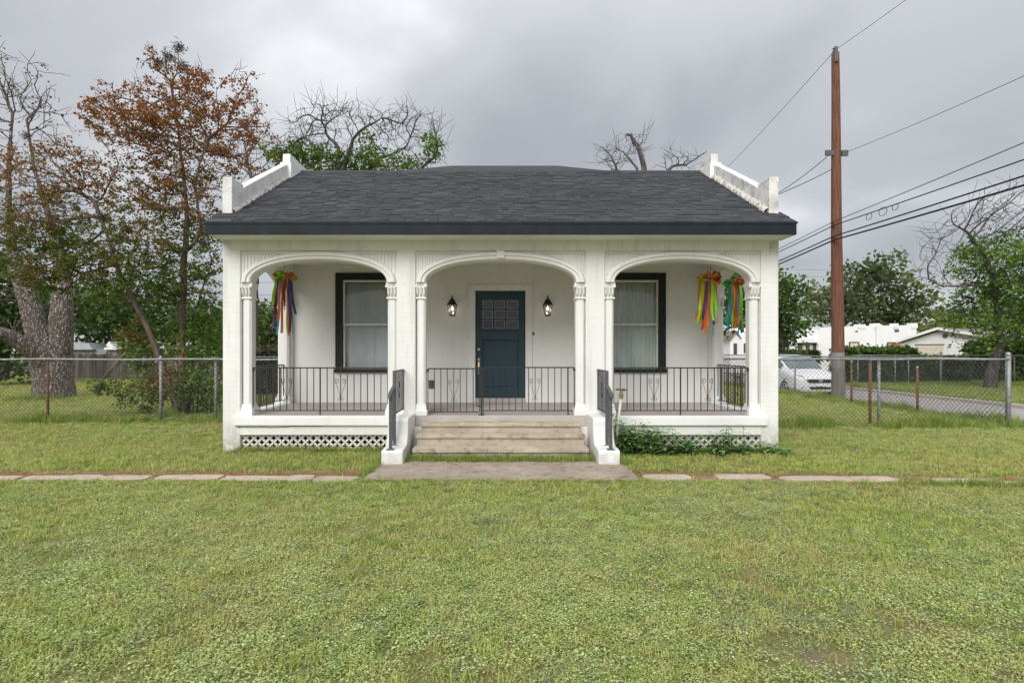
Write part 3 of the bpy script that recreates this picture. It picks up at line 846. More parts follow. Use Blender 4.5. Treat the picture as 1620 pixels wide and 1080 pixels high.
m = MB(); m.tube([(-.405, YB+.03, 1.285), (-.405, YB-.03, 1.27), (-.405, YB-.045, 1.2), (-.405, YB-.03, 1.11), (-.405, YB+.02, 1.09)], [.014, .013, .012, .013, .014], 8, True)
m.box(-.425, -.385, YB+.02, YB+.03, 1.06, 1.30); obj('door_handle', m, MAT['brass'], door)
# casing
m = MB(); m.box(-.60, -.472, YB-.03, YB+.1, FZ, 2.72); m.box(.462, .59, YB-.03, YB+.1, FZ, 2.72); m.box(-.472, .462, YB-.03, YB+.1, 2.612, 2.72)
dc = part('door_casing', m, MAT['trim'], bevel=.006)
m = MB(); m.box(-.47, .46, YB-.04, YB+.12, FZ, .607); part('threshold', m, MAT['porch_floor'], bevel=.006)
m = MB(); m.box(-.47, .46, YB+.08, YB+.1, .6, 2.62); part('door_backing', m, MAT['void'])
# doorbell, outlet box
m = MB(); m.lathe([(.001, 0), (.028, 0), (.028, .01), (.016, .018), (.001, .02)], (0, 0, 0), 10)
m.v = [(.60 + a, YB - .004 - c, 1.81 + b) for a, b, c in m.v]; part('doorbell', m, MAT['window_frame'])
m = MB(); m.box(-1.335, -1.245, YB-.04, YB+.01, .80, .95); m.box(-1.322, -1.258, YB-.055, YB-.038, .815, .935)
part('outlet_box', m, MAT['grey_iron'], bevel=.006)

# windows
for wi, (a, b, c, d) in enumerate(WINS):
    fw = .135
    m = MB()
    m.box(a, a+fw, YB-.035, YB+.06, c, d); m.box(b-fw, b, YB-.035, YB+.06, c, d); m.box(a+fw, b-fw, YB-.035, YB+.06, d-.13, d); 
    win = part('window', m, MAT['window_frame'], bevel=.005)
    m = MB(); m.box(a-.02, b+.02, YB-.07, YB+.07, c-.01, c+.055); obj('sill', m, MAT['window_frame'], win, bevel=.005)
    ia, ib, ic, id_ = a+fw, b-fw, c+.06, d-.13
    zm = 1.985; sw = .035
    for nm, z0, z1, yo in (('upper_sash', zm-.02, id_, .0), ('lower_sash', ic, zm+.02, .012)):
        m = MB(); y0, y1 = YB+.0+yo, YB+.03+yo
        m.box(ia, ia+sw, y0, y1, z0, z1); m.box(ib-sw, ib, y0, y1, z0, z1); m.box(ia+sw, ib-sw, y0, y1, z1-.042, z1-.001); m.box(ia+sw, ib-sw, y0, y1, z0, z0+.03)
        sh = obj(nm, m, MAT['sash'], win, bevel=.003)
        m = MB(); m.grid((ia+sw-.003, y0+.014, z0+.02), (ib-sw+.003, y0+.014, z0+.02), (ia+sw-.003, y0+.014, z1-.03), 1, 1); obj('glass_pane', m, MAT['glass'], win)
    # curtain: folds hanging behind the glass
    m = MB(); amp, fr = ((.012, 30) if wi == 0 else (.022, 75)); sd_ = wi*7.3
    def fold(u, v, p):
        x = u
        w = math.sin(x*fr + 2.2*noise.noise((x*5, sd_, v*.6)))*amp*(.45 + .55*(1-v)) + noise.noise((x*9, v*1.5, sd_))*amp*1.2
        return Vector((p.x + (.012*(1-v)*math.sin(x*17+sd_)), p.y + w, p.z))
    m.grid((ia-.03, YB+.13, ic-.02), (ib+.03, YB+.13, ic-.02), (ia-.03, YB+.13, id_+.03 if wi else id_-.045), 140, 24, fold)
    obj('curtain', m, MAT['sheet'] if wi == 0 else MAT['sheer'], win, smooth=True)
    if wi == 0:
        m = MB(); m.tube([(ia-.02, YB+.12, id_-.028), (ib+.02, YB+.12, id_-.028)], .006, 6); obj('curtain_rod', m, MAT['sash'], win)
        for k in range(7):
            xx = ia + .06 + k*.135
            m = MB(); m.tube([(xx + .016*math.cos(t), YB+.12, id_-.03 + .016*math.sin(t)) for t in [i*math.pi/5 for i in range(11)]], .005, 5); obj('curtain_ring', m, MAT['window_frame'], win)
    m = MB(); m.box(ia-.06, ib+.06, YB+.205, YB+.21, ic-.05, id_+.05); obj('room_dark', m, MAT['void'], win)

# ------------------------------------------------------------------ roof, fascia, parapets
YE, ZE, SL = 8.0, 3.31, .542       # eave line, eave height, slope
YRG = 11.20
def roofz(y): return ZE + SL*(y-YE)
RW = 4.15
m = MB()
m.prism([(YE, ZE-.03), (YRG, roofz(YRG)-.03), (YRG, roofz(YRG)-.10), (YE, ZE-.10)], 'x', -RW+.01, RW-.01)
m.prism([(YRG, roofz(YRG)-.03), (YRG+2.0, roofz(YRG)-.03-1.0), (YRG+2.0, roofz(YRG)-1.10), (YRG, roofz(YRG)-.10)], 'x', -3.96, 3.96)
roof = part('roof', m, MAT['roof_dark'])
m = MB(); m.box(-RW, RW, YE-.028, YE-.002, ZE-.188, ZE-.045); part('fascia', m, MAT['fascia'], bevel=.004)
m = MB(); m.box(-RW-.004, RW+.004, YE-.034, YE+.06, ZE-.045, ZE-.008); part('drip_edge', m, MAT['fascia'], bevel=.002)
for s in (-1, 1):
    m = MB(); xa, xb = sorted((s*(RW-.025), s*RW)); m.prism([(YE, ZE-.188), (YE, ZE-.05), (Y0+.02, roofz(Y0)-.05), (Y0+.02, ZE-.188)], 'x', xa, xb); part('rake_board', m, MAT['fascia'])
m = MB(); m.box(-RW+.03, RW-.03, YE, Y0 - .003, ZE-.192, ZE-.175); part('soffit', m, MAT['soffit'])

rnd = random.Random(11)
EXP = .140
slope_len = math.hypot(YRG-YE, roofz(YRG)-ZE); ang = math.atan(SL)
nrow = int(slope_len/EXP)
tabs = []
for r in range(nrow+1):
    s0 = r*EXP; y0 = YE - .03 + s0*math.cos(ang)
    hw = RW + .025 if y0 < Y0 else 3.985
    x = -hw - rnd.uniform(0, .1)
    while x < hw:
        w = rnd.choice((.09, .12, .15, .18, .21, .24)); a, b = max(x, -hw), min(x+w, hw)
        v = rnd.choice((.036, .040, .042, .044, .046, .049, .054)) * rnd.uniform(.92, 1.08)
        if b-a > .02: tabs.append((r, s0, a, b, v, rnd.uniform(0, 1) < .5))
        x += w
# unit shingle: 1 wide, slope length 1, used by every single piece
um = MB(); um.box(0, 1, 0, 1, 0, 1); ume = bpy.data.meshes.new('shingle'); ume.from_pydata(um.v, [], um.f); ume.materials.append(MAT['shingle_o'])
field = MB(); hoff = worldloc(roof); shown = 0
ca_, sa_ = math.cos(ang), math.sin(ang)
for (r, s0, a, b, v, thick) in tabs:
    th = .011 if thick else .006
    col = (v*.95, v*.99, v*1.07)
    L = EXP*1.25
    # base plane tilts slightly so that every course overlaps the next one down
    up = .006
    y0 = YE - .03 + s0*ca_; z0 = ZE - .036 + s0*sa_
    if shown < 290 and r < 9 and (b-a) > .07:
        o = inst('shingle', ume, roof, Vector((a+.0015, y0, z0 + up)) - hoff, (b-a-.003, L, th), (ang - .035, 0, 0)); o.color = (*col, 1); shown += 1
    else:
        vs = []
        for (xx, ll, hh) in ((a+.0015,0,0),(b-.0015,0,0),(b-.0015,L,0),(a+.0015,L,0),(a+.0015,0,th),(b-.0015,0,th),(b-.0015,L,th),(a+.0015,L,th)):
            c2, s2 = math.cos(ang-.035), math.sin(ang-.035)
            vs.append((xx, y0 + ll*c2 - hh*s2, z0 + up + ll*s2 + hh*c2))
        field.add(vs, [(4,5,6,7),(0,1,5,4),(1,2,6,5),(3,0,4,7)], col)
fo = obj('shingle_field', field, MAT['shingle_s'], roof); tag(fo, kind='stuff')
m = MB()
for i in range(28):
    xa = -3.97 + i*.2836
    m.prism([(YRG-.14, roofz(YRG-.14)-.004), (YRG, roofz(YRG)-.002), (YRG+.14, roofz(YRG-.14)-.012), (YRG+.14, roofz(YRG-.14)-.035), (YRG-.14, roofz(YRG-.14)-.025)], 'x', xa, xa+.2826, (.045, .048, .053))
ro = obj('ridge_cap', m, MAT['shingle_s'], roof)
# low hipped roof of the main body showing just above the ridge
m = MB(); 
zr, ze = 6.37, 5.0
m.add([(-1.3, 15, zr), (1.5, 15, zr), (-4.3, 13.0, 5.42), (4.3, 13.0, 5.42), (4.3, 20.2, 5.2), (-4.3, 20.2, 5.2), (-4.3, 13.0, 4.9), (4.3, 13.0, 4.9), (4.3, 20.2, 4.9), (-4.3, 20.2, 4.9)],
      [(2, 3, 1, 0), (3, 4, 1), (4, 5, 0, 1), (5, 2, 0), (2, 6, 7, 3), (3, 7, 8, 4), (4, 8, 9, 5), (5, 9, 6, 2)])
part('hip_roof', m, MAT['hip_roof'])
# parapets
for s in (-1, 1):
    xi, xo = s*3.97, s*4.112
    pr = [(Y0 - .004, 2.9), (Y0 - .004, 4.06), (8.78, 4.055)]
    slope_pts = [(8.80, 4.02), (9.2, 4.235), (9.7, 4.50), (10.2, 4.76), (10.72, 5.03)]
    pr += [(8.785, 4.00)] + slope_pts + [(10.745, 5.21), (11.8, 5.20), (11.8, 2.9)]
    m = MB(); xa, xb = sorted((xi, xo))
    n = len(pr)
    # subdivide and roughen by hand: front/inner faces are long strips
    m.prism([(y, z) for y, z in pr], 'x', xa, xb)
    po = part('parapet', m, MAT['parapet'] if s > 0 else MAT['stucco'], bevel=.02, seg=3)
    if s < 0:
        po.data.materials[0] = MAT['parapet_l'] if 'parapet_l' in MAT else stucco('whitewashed_parapet', (.76, .755, .74), 0, False)
    # crumbling mortar fillet where the shingles meet the parapet
    mm = MB(); k = 130; ring = 6; vs = []
    for i in range(k+1):
        t = i/k; y = Y0 + .02 + t*(11.15 - Y0); z = roofz(y) + .0
        w = (.075 if s > 0 else .05)*(.6 + .7*abs(noise.noise((y*6, s*3, 1))) + .5*noise.noise((y*17, s, 4)))
        h = (.085 if s > 0 else .05)*(.6 + .6*abs(noise.noise((y*5, s*2, 7))) + .5*noise.noise((y*21, s, 2)))
        for q in range(ring):
            f = q/(ring-1)
            jx = .012*noise.noise((y*30, q*3.1, s)); jz = .012*noise.noise((y*30, q*2.3, s+5))
            vs.append((xi - s*(w*math.cos(f*math.pi/2) + jx), y, z + .012 + h*math.sin(f*math.pi/2) + jz - .02*(1-f)))
    fs = [(i*ring+q, i*ring+q+1, (i+1)*ring+q+1, (i+1)*ring+q) for i in range(k) for q in range(ring-1)]
    mm.add(vs, fs if s < 0 else [f[::-1] for f in fs])
    part('mortar_fillet', mm, MAT['mortar'])

# ------------------------------------------------------------------ walk: slab in front of the steps and stepping stones
walk = MB()
wk = rough_box(-1.57, 1.59, 6.46, 7.74, -.06, .028, 60, 24, 2, .006, 8.2, .03)
o = obj('walkway_slab', wk, MAT['slab']); tag(o, 'stained concrete slab lying in front of the porch steps', 'walkway', kind='structure')
pth = MB(); 
pth.grid((-12.5, 6.44, .005), (-1.7, 6.52, .005), (-12.5, 6.98, .005), 60, 3, lambda u, v, p: Vector((p.x, p.y + .10*noise.noise((p.x*1.7, v*3, 2)), .005)))
pth.grid((1.7, 6.56, .005), (9.0, 6.05, .005), (1.7, 6.98, .005), 40, 3, lambda u, v, p: Vector((p.x, p.y + .10*noise.noise((p.x*1.7, v*3, 5)), .005)))
MAT['path_soil'] = concrete('bare_path_soil', (.20, .135, .085), (.30, .205, .125), (.10, .075, .05), .2, .4)
path = obj('path', pth, MAT['path_soil']); tag(path, 'bare soil strip with stepping stones crossing the lawn', 'path', kind='structure')
rnd = random.Random(21)
STONES = [(a, b, 757 + (c or 0)) for a, b, c in ((-60, 30, 1), (42, 100, 1), (103, 157, 0), (165, 237, 0), (249, 348, 0), (352, 455, 0), (459, 494, 1), (497, 562, 2))]
STONES += [(1021, 1094, 757), (1131, 1215, 756), (1237, 1331, 758), (1335, 1418, 759), (1465, 1571, 763), (1576, 1660, 767)]
STONE_RECTS = []
for (a, b, y) in STONES:
    Yd = F*CH/(y-VY); xa, xb = P(a, y, Yd)[0], P(b, y, Yd)[0]
    n = 22; pts = []; cx, hx, hy = (xa+xb)/2, (xb-xa)/2 + .02, rnd.uniform(.10, .135)
    STONE_RECTS.append((cx, Yd, hx, hy)); sdz = rnd.uniform(0, 50)
    for i in range(n):
        t = 2*math.pi*i/n; c, s = math.cos(t), math.sin(t); q = 1 + .22*noise.noise((c*1.5, s*1.5, sdz))
        pts.append((cx + hx*q*math.copysign(abs(c)**.5, c), Yd + hy*q*math.copysign(abs(s)**.5, s)))
    m = MB(); m.prism(pts, 'z', -.05, rnd.uniform(.016, .03)); obj('paving_stone', m, MAT['flag'], path, bevel=.008)

# ------------------------------------------------------------------ wall lanterns
def emit(name, c, s):
    mt = bpy.data.materials.new(name); mt.use_nodes = True; nt = mt.node_tree; nt.nodes.remove(nt.nodes['Principled BSDF'])
    em = nt.nodes.new('ShaderNodeEmission'); em.inputs[0].default_value = (*c, 1); em.inputs[1].default_value = s
    nt.links.new(em.outputs[0], nt.nodes['Material Output'].inputs[0]); return mt
MAT['bulb'] = emit('lit_bulb', (1, .90, .72), 3.2)
MAT['black_metal'] = simple('black_lantern_metal', (.012, .011, .011), .4, .2, 20, .05)
def lantern(px, label):
    x = P(px, 490, YB)[0]; zc = P(px, 490, YB)[2]
    y = YB - .15
    t = thing('wall_lantern', (x, YB, zc), label, 'lantern', 'wall lanterns flanking the door')
    m = MB(); m.lathe([(.001, 0), (.055, 0), (.055, .012), (.035, .022), (.001, .024)], (0, 0, 0), 12)
    m.v = [(x + a, YB - c, zc + .10 + b) for a, b, c in m.v]; obj('back_plate', m, MAT['black_metal'], t)
    m = MB(); m.tube([(x, YB-.01, zc+.10), (x, YB-.06, zc+.14), (x, y-.01, zc+.20), (x, y, zc+.235), (x, y, zc+.17)], .009, 6); obj('arm', m, MAT['black_metal'], t)
    m = MB(); m.lathe([(.105, .075), (.112, .085), (.095, .098), (.07, .13), (.052, .165), (.05, .175), (.03, .185), (.016, .205), (.02, .215), (.012, .23), (.004, .26)], (x, y, zc), 6); cap = obj('roof_cap', m, MAT['black_metal'], t)
    m = MB(); m.lathe([(.056, -.125), (.062, -.12), (.062, -.105), (.05, -.10)], (x, y, zc), 6); obj('base_ring', m, MAT['black_metal'], t)
    for k in range(6):
        a = 2*math.pi*(k+.5)/6
        m = MB(); m.tube([(x + .056*math.cos(a), y + .056*math.sin(a), zc-.108), (x + .096*math.cos(a), y + .096*math.sin(a), zc+.08)], .005, 4); obj('cage_bar', m, MAT['black_metal'], t)
    m = MB(); vs = []
    for r, z in ((.053, -.10), (.092, .078)):
        for k in range(6): a = 2*math.pi*(k+.5)/6; vs.append((x + r*math.cos(a), y + r*math.sin(a), zc + z))
    m.add(vs, [(k, (k+1) % 6, (k+1) % 6 + 6, k+6) for k in range(6)]); obj('glass_shade', m, MAT['lantern_glass'], t)
    m = MB(); m.lathe([(.005, -.022), (.014, -.015), (.021, 0), (.021, .014), (.012, .045), (.007, .06)], (x, y, zc), 10); obj('bulb', m, MAT['bulb'], t, smooth=True)
    m = MB(); m.tube([(x, y, zc+.055), (x, y, zc+.10)], .012, 6); obj('socket', m, MAT['black_metal'], t)
lantern(716.5, 'lit black wall lantern on the left of the navy door')
lantern(865.5, 'lit black wall lantern on the right of the navy door')

# ------------------------------------------------------------------ hanging ribbon decorations
RC = {'orange': (.72, .16, .03), 'lime': (.33, .72, .03), 'teal': (.02, .33, .50), 'purple': (.08, .03, .16), 'maroon': (.25, .03, .04), 'yellow': (.62, .45, .02), 'green': (.05, .42, .08), 'coral': (.78, .24, .10), 'navy': (.03, .05, .18)}
for k, c in RC.items(): MAT['rb_'+k] = simple('ribbon_'+k, c, .38, .1, 12, .05, 40, 0, .5)
def ribbon_decoration(px, py, Y, label, bows, ribbons, seed, tilt=0.0):
    x, y, z = P(px, py, Y); R = random.Random(seed)
    t = thing('ribbon_decoration', (x, y, z), label, 'ribbon', 'ribbon decorations hanging in the porch')
    m = MB(); m.tube([(x, y, 3.08), (x+.004, y, z+.17), (x, y, z+.06)], .0025, 4)
    m.tube([(x, y, z+.20), (x+.018, y, z+.175), (x, y, z+.155), (x-.012, y, z+.17)], .004, 5); obj('hanger', m, MAT['galv'], t)
    m = MB(); m.tube([(x-.16, y, z+.02), (x+.16, y, z-.01)], .008, 6); obj('crossbar', m, MAT['rb_purple'], t)
    for (dx, dz, col, r) in bows:
        m = MB()
        for q in range(20):       # loops of a pulled bow
            a = R.uniform(0, 2*math.pi); b = R.uniform(-.9, 1.2); d = Vector((math.cos(a)*math.cos(b), math.sin(a)*math.cos(b), math.sin(b)))
            sd_ = d.cross(Vector((R.uniform(-1, 1), R.uniform(-1, 1), R.uniform(-1, 1)))).normalized()*r*.22; nn = d.cross(sd_).normalized()*r*.30
            vs = []
            for f, w in ((0, .3), (.55, 1), (.95, 1), (1.0, .9), (.6, .8)):
                off = nn if f > .5 and w >= .9 and f < .99 else (nn*-.3 if w == .8 else nn*.2)
                c = Vector((x+dx, y, z+dz)) + d*r*f + off
                vs += [tuple(c - sd_*w), tuple(c + sd_*w)]
            m.add(vs, [(0, 1, 3, 2), (2, 3, 5, 4), (4, 5, 7, 6), (6, 7, 9, 8)])
        obj('bow', m, MAT['rb_'+col], t)
    for (dx, col, L) in ribbons:
        m = MB(); w = R.uniform(.018, .027); vs = []; n = 12; ph = R.uniform(0, 6); dy = R.uniform(-.09, .09); tw = R.uniform(-1.6, 2.0)
        for i in range(n+1):
            f = i/n; cx = x + dx*(.75 + .4*f) + tilt*f*L + .018*math.sin(f*5+ph)*f; cy = y + dy*(.5+f*.6) + .02*math.sin(f*4+ph*2); cz = z - .03 - L*f
            a = tw*f + .4*math.sin(ph+f*3)
            vs += [(cx - w*math.cos(a), cy - w*math.sin(a), cz + .01*math.sin(ph)), (cx + w*math.cos(a), cy + w*math.sin(a), cz)]
        m.add(vs, [(2*i, 2*i+1, 2*i+3, 2*i+2) for i in range(n)])
        obj('ribbon', m, MAT['rb_'+col], t, smooth=True)
ribbon_decoration(449, 437, 9.5, 'hanging ribbons with lime and orange bows in the left arch of the porch',
    [(-.07, .0, 'lime', .11), (-.14, .03, 'coral', .05), (.10, .0, 'orange', .085), (.17, -.03, 'yellow', .06)],
    [(-.16, 'purple', .86), (-.13, 'lime', .45), (-.125, 'maroon', .92), (-.10, 'coral', .90), (-.065, 'teal', .94), (-.03, 'orange', .70), (.0, 'orange', .92), (.085, 'yellow', .8), (.045, 'maroon', .55), (.07, 'lime', .92), (.105, 'coral', .96), (.13, 'purple', .90), (.15, 'teal', .93), (.155, 'navy', .60)], 3, -.03)
ribbon_decoration(1124, 441, 9.3, 'longer hanging ribbons with orange and yellow bows under the right arch',
    [(-.14, .0, 'yellow', .09), (.02, .01, 'coral', .13), (.09, -.01, 'orange', .10), (.11, .06, 'purple', .055)],
    [(-.19, 'orange', .62), (-.14, 'yellow', .78), (-.11, 'maroon', .80), (-.085, 'purple', .62), (-.055, 'orange', .88), (-.02, 'orange', .75), (-.10, 'yellow', .70), (.075, 'lime', .60), (.01, 'lime', .66), (.035, 'navy', .72), (.06, 'teal', .90), (.10, 'orange', .78), (.13, 'orange', .70), (-.16, 'lime', .72)], 4)
ribbon_decoration(1163, 449, 9.72, 'shorter hanging ribbons with a green and orange bow in the right side arch',
    [(-.12, -.02, 'green', .10), (-.03, .0, 'coral', .085), (.08, .01, 'orange', .10)],
    [(-.13, 'teal', .78), (-.11, 'green', .66), (-.085, 'yellow', .80), (-.06, 'lime', .74), (-.04, 'coral', .76), (-.01, 'lime', .60), (.02, 'orange', .70), (.06, 'yellow', .66), (.05, 'teal', .86), (.08, 'orange', .74), (.10, 'lime', .76), (-.10, 'teal', .76)], 6)

# ------------------------------------------------------------------ standpipe with a tap beside the right cheek wall
MAT['pvc'] = simple('dirty_white_pipe', (.62, .60, .55), .5, .2, 20, .1)
st = thing('standpipe', (1.62, 8.03, 0), 'leaning white plastic standpipe with a tap beside the steps', 'tap')
m = MB(); m.tube([(1.60, 8.02, -.02), (1.70, 8.02, .86)], .019, 8); obj('pipe', m, MAT['pvc'], st, smooth=True)
m = MB(); m.tube([(1.70, 8.02, .82), (1.703, 8.02, .93)], .028, 8); m.tube([(1.70, 8.02, .90), (1.70, 7.95, .90), (1.70, 7.92, .87)], .015, 6); obj('tap_body', m, MAT['brass'], st)
m = MB()
for k in range(4):
    a = math.pi/4 + k*math.pi/2 + .3; m.tube([(1.703, 8.02, .945), (1.703 + .05*math.cos(a), 8.02 + .05*math.sin(a), .945 + .012*math.cos(k*2))], .009, 5)
m.tube([(1.62, 8.01, .95), (1.785, 8.03, .94)], .012, 6)
obj('tap_handle', m, MAT['rust'], st)

# ------------------------------------------------------------------ chain-link fences
def ground_z(x):
    xs = [-1e3, 10.3, 11.1, 11.4, 17.4, 17.7, 60, 1e3]; zs = [0, 0, -.24, -.50, -.5, -.32, -.25, -.25]
    return float(np.interp(x, xs, zs))
def wire_mesh(A, B, z0, z1, pitch, r):
    """chain link: zigzag wires as thin triangular rods"""
    A, B = np.array(A, float), np.array(B, float); L = np.linalg.norm(B-A); u = (B-A)/L; nrm = np.array([-u[1], u[0], 0])
    H = z1-z0; V, Fc = [], []
    k0 = -int(H/pitch) - 1; k1 = int(L/pitch) + 1
    segs = []
    for k in range(k0, k1+1):
        for dirn in (1, -1):
            s0 = k*pitch; a, b = (s0, s0+H)
            ta, tb = max(0, -a/H), min(1, (L-a)/H)
            if tb <= ta: continue
            if dirn > 0: p, q = (a+H*ta, z0+H*ta), (a+H*tb, z0+H*tb)
            else: p, q = (a+H*ta, z1-H*ta), (a+H*tb, z1-H*tb)
            segs.append((p, q, dirn))
    for (p, q, dirn) in segs:
        o = len(V)
        for (s, z) in (p, q):
            c = A + u*s; c = np.array([c[0], c[1], z])
            for j in range(3):
                t = 2*math.pi*j/3
                w = u*(-.7071*dirn) + np.array([0, 0, .7071])
                V.append(c + nrm*(r*math.cos(t) + .002*dirn) + w*r*math.sin(t))
        for j in range(3): Fc.append((o+j, o+(j+1) % 3, o+3+(j+1) % 3, o+3+j))
    return np.array(V), np.array(Fc)
def fence(name, label, A, B, h, posts, pitch=.085, r=.0030, rail_r=.021, zf=0.0, group='wire fences round the yards', rails=True, brace=None, drop=0.0):
    t = thing(name, (A[0], A[1], zf), label, 'fence', group)
    A3, B3 = (A[0], A[1], 0), (B[0], B[1], 0)
    V, Fc = wire_mesh(A3, B3, zf+.03, zf+h-.01, pitch, r)
    o = npmesh('wire_mesh', V, Fc, MAT['wire'], t, loc=(A[0], A[1], zf)); tag(o, kind='stuff')
    if rails:
        m = MB(); n = 10
        m.tube([(A[0]+(B[0]-A[0])*i/n, A[1]+(B[1]-A[1])*i/n, zf+h + .008*math.sin(i*1.9)) for i in range(n+1)], rail_r, 8); obj('top_rail', m, MAT['galv'], t, smooth=True)
    for p in posts:
        f, ph, mt, rad = p
        x, y = A[0]+(B[0]-A[0])*f, A[1]+(B[1]-A[1])*f
        m = MB(); m.tube([(x, y+.03, zf-.25), (x, y+.03, zf+ph)], rad, 10); po = obj('post', m, MAT[mt], t, smooth=True)
        m = MB(); m.lathe([(rad*1.12, -.02), (rad*1.15, .0), (rad*.95, .03), (rad*.4, .05)], (x, y+.03, zf+ph), 8); obj('post_cap', m, MAT['galv'], po, smooth=True)
    return t
FL = 11.85
XL0, XL1 = -13.2, -4.12
def fr(x): return (x-XL0)/(XL1-XL0)
fence('chain_link_fence', 'galvanised chain link fence left of the house in front of the trees', (XL0, FL), (XL1, FL), 1.315,
      [(fr(P(74, 600, FL)[0]), 1.30, 'rust', .024), (fr(P(253, 600, FL)[0]), 1.34, 'galv', .03), (fr(P(340, 600, FL)[0]), 1.3, 'galv', .024), (fr(-11.9), 1.3, 'galv', .024)])
FR_ = 11.1
fence('chain_link_fence', 'chain link fence right of the house across the side yard', (4.12, FR_), (9.93, FR_), 1.33,
      [((P(1378, 600, FR_)[0]-4.12)/5.81, 1.30, 'rust', .026), ((P(1392, 600, FR_)[0]-4.12)/5.81, 1.26, 'galv', .028), (1.0, 1.42, 'galv', .045), (.22, 1.3, 'galv', .024)])
fence('chain_link_fence', 'chain link fence with leaning posts along the street side of the yard', (9.95, 11.16), (9.95, 30), 1.34,
      [((13.55-11.16)/18.84, 1.1, 'rust', .028), ((16.1-11.16)/18.84, 1.2, 'rust', .028), ((19.2-11.16)/18.84, 1.2, 'galv', .028), ((22-11.16)/18.84, 1.3, 'galv', .028), ((26-11.16)/18.84, 1.3, 'galv', .028)], zf=-.02, r=.0034, pitch=.12)
fence('chain_link_fence', 'distant chain link fence behind the porch at the back of the left yard', (-10.5, 19.0), (-4.2, 19.0), 1.28, [(.545, 1.35, 'galv', .05), (.1, 1.3, 'galv', .03)], r=.005, pitch=.14)
fence('chain_link_fence', 'neighbour chain link fence on the verge across the street', (19.2, 31.0), (33, 30.0), 1.55,
      [(.02, 1.5, 'galv', .03), (.07, 1.5, 'galv', .03), (.16, 1.5, 'galv', .03), (.21, 1.5, 'galv', .03), (.33, 1.7, 'galv', .05), (.6, 1.5, 'galv', .03)], zf=-.3, r=.006, pitch=.18)

# wooden privacy fence far left: every board a piece
wf = thing('wooden_fence', (-13, 30, 0), 'weathered grey wooden board fence at the back of the left yard', 'fence')
bm = MB(); bm.prism([(-.068, 0), (.068, 0), (.068, .97), (.04, 1.0), (-.04, 1.0), (-.068, .97)], 'y', -.01, .01)
bme = bpy.data.meshes.new('board'); bme.from_pydata(bm.v, [], bm.f); bme.materials.append(MAT['plank'])
rnd = random.Random(8); x = -23.2; k = 0
while x < -11.2:
    inst('board', bme, wf, (x+13, rnd.uniform(-.02, .02), -.05), (rnd.uniform(.95, 1.02), 1, rnd.uniform(1.34, 1.48)), (0, rnd.uniform(-.012, .012), 0)); x += .145
m = MB(); m.box(-23.3, -11.2, 30.03, 30.07, .35, .45); m.box(-23.3, -11.2, 30.03, 30.07, 1.1, 1.2); obj('rail', m, MAT['plank'], wf)
for xa, xb, lb in ((-20.9, -19.5, 'brace'), (-19.0, -17.8, 'brace')):
    m = MB(); m.tube([(xa, 29.9, .1), (xb, 29.9, 1.65 if xa < -20 else 1.2)], .035, 4); obj('brace', m, simple('bare_lumber', (.42, .31, .18), .8, .15, 5) if 'lumber' not in MAT else MAT['lumber'], wf); MAT['lumber'] = bpy.data.materials['bare_lumber']

# ------------------------------------------------------------------ utility pole and cables
PY, PX = 18.5, 10.95
pole = thing('utility_pole', (PX, PY, -.3), 'tall brown wooden utility pole with greyed base beyond the right fence', 'utility pole')
rs = []; pts = []
for i in range(41):
    f = i/40; z = -.4 + f*(P(1325, 84, PY)[2]+.4); lean = .10*f
    pts.append((PX + .03 - lean*1.0 + .008*math.sin(f*9), PY, z)); rs.append(.205 - .09*f)
m = MB(); m.tube(pts, rs, 16); obj('shaft', m, MAT['pole'], pole, smooth=True)
ptop = Vector(pts[-1])
m = MB(); m.tube([(ptop.x-.05, PY-.14, ptop.z-.35), (ptop.x-.05, PY-.14, ptop.z+.12)], .05, 8); m.lathe([(.07, 0), (.085, .05), (.05, .10), (.08, .13), (.03, .2)], (ptop.x-.02, PY-.02, ptop.z), 8); obj('insulator', m, MAT['porcelain'], pole)
zb = P(1325, 243, PY)[2]
m = MB(); m.box(PX-.42, PX-.16, PY-.10, PY-.02, zb-.08, zb+.08); m.box(PX+.10, PX+.30, PY-.10, PY-.02, zb-.10, zb+.08); obj('bracket', m, MAT['porcelain'], pole)
m = MB(); m.tube([(PX+.013, PY, .92), (PX+.010, PY, 1.44)], .197, 24); obj('metal_band', m, MAT['band'], pole)
def cable(label, A, B, sag, r, n=40, coil=False):
    A, B = Vector(A), Vector(B); pts = []
    for i in range(n+1):
        f = i/n; p = A.lerp(B, f); p.z -= 4*sag*f*(1-f); pts.append(tuple(p))
    m = MB(); m.tube(pts, r, 5)
    o = obj('cable', m, MAT['cable'], smooth=True); tag(o, label, 'cable', 'overhead cables along the street'); return o
zt = ptop.z + .1
cable('topmost thin overhead wire rising from the pole top out of view', (ptop.x, PY, zt), (PX+.1, -16, zt+.6), 1.2, .007)
cable('topmost thin overhead wire falling away from the pole top behind the roof', (ptop.x, PY, zt), (PX-.5, 62, zt-.5), 1.5, .008)
cable('thin bare overhead wire leaving the bracket at mid pole to the right', (PX+.2, PY-.06, zb), (PX+.1, -16, zb+.5), 1.1, .007)
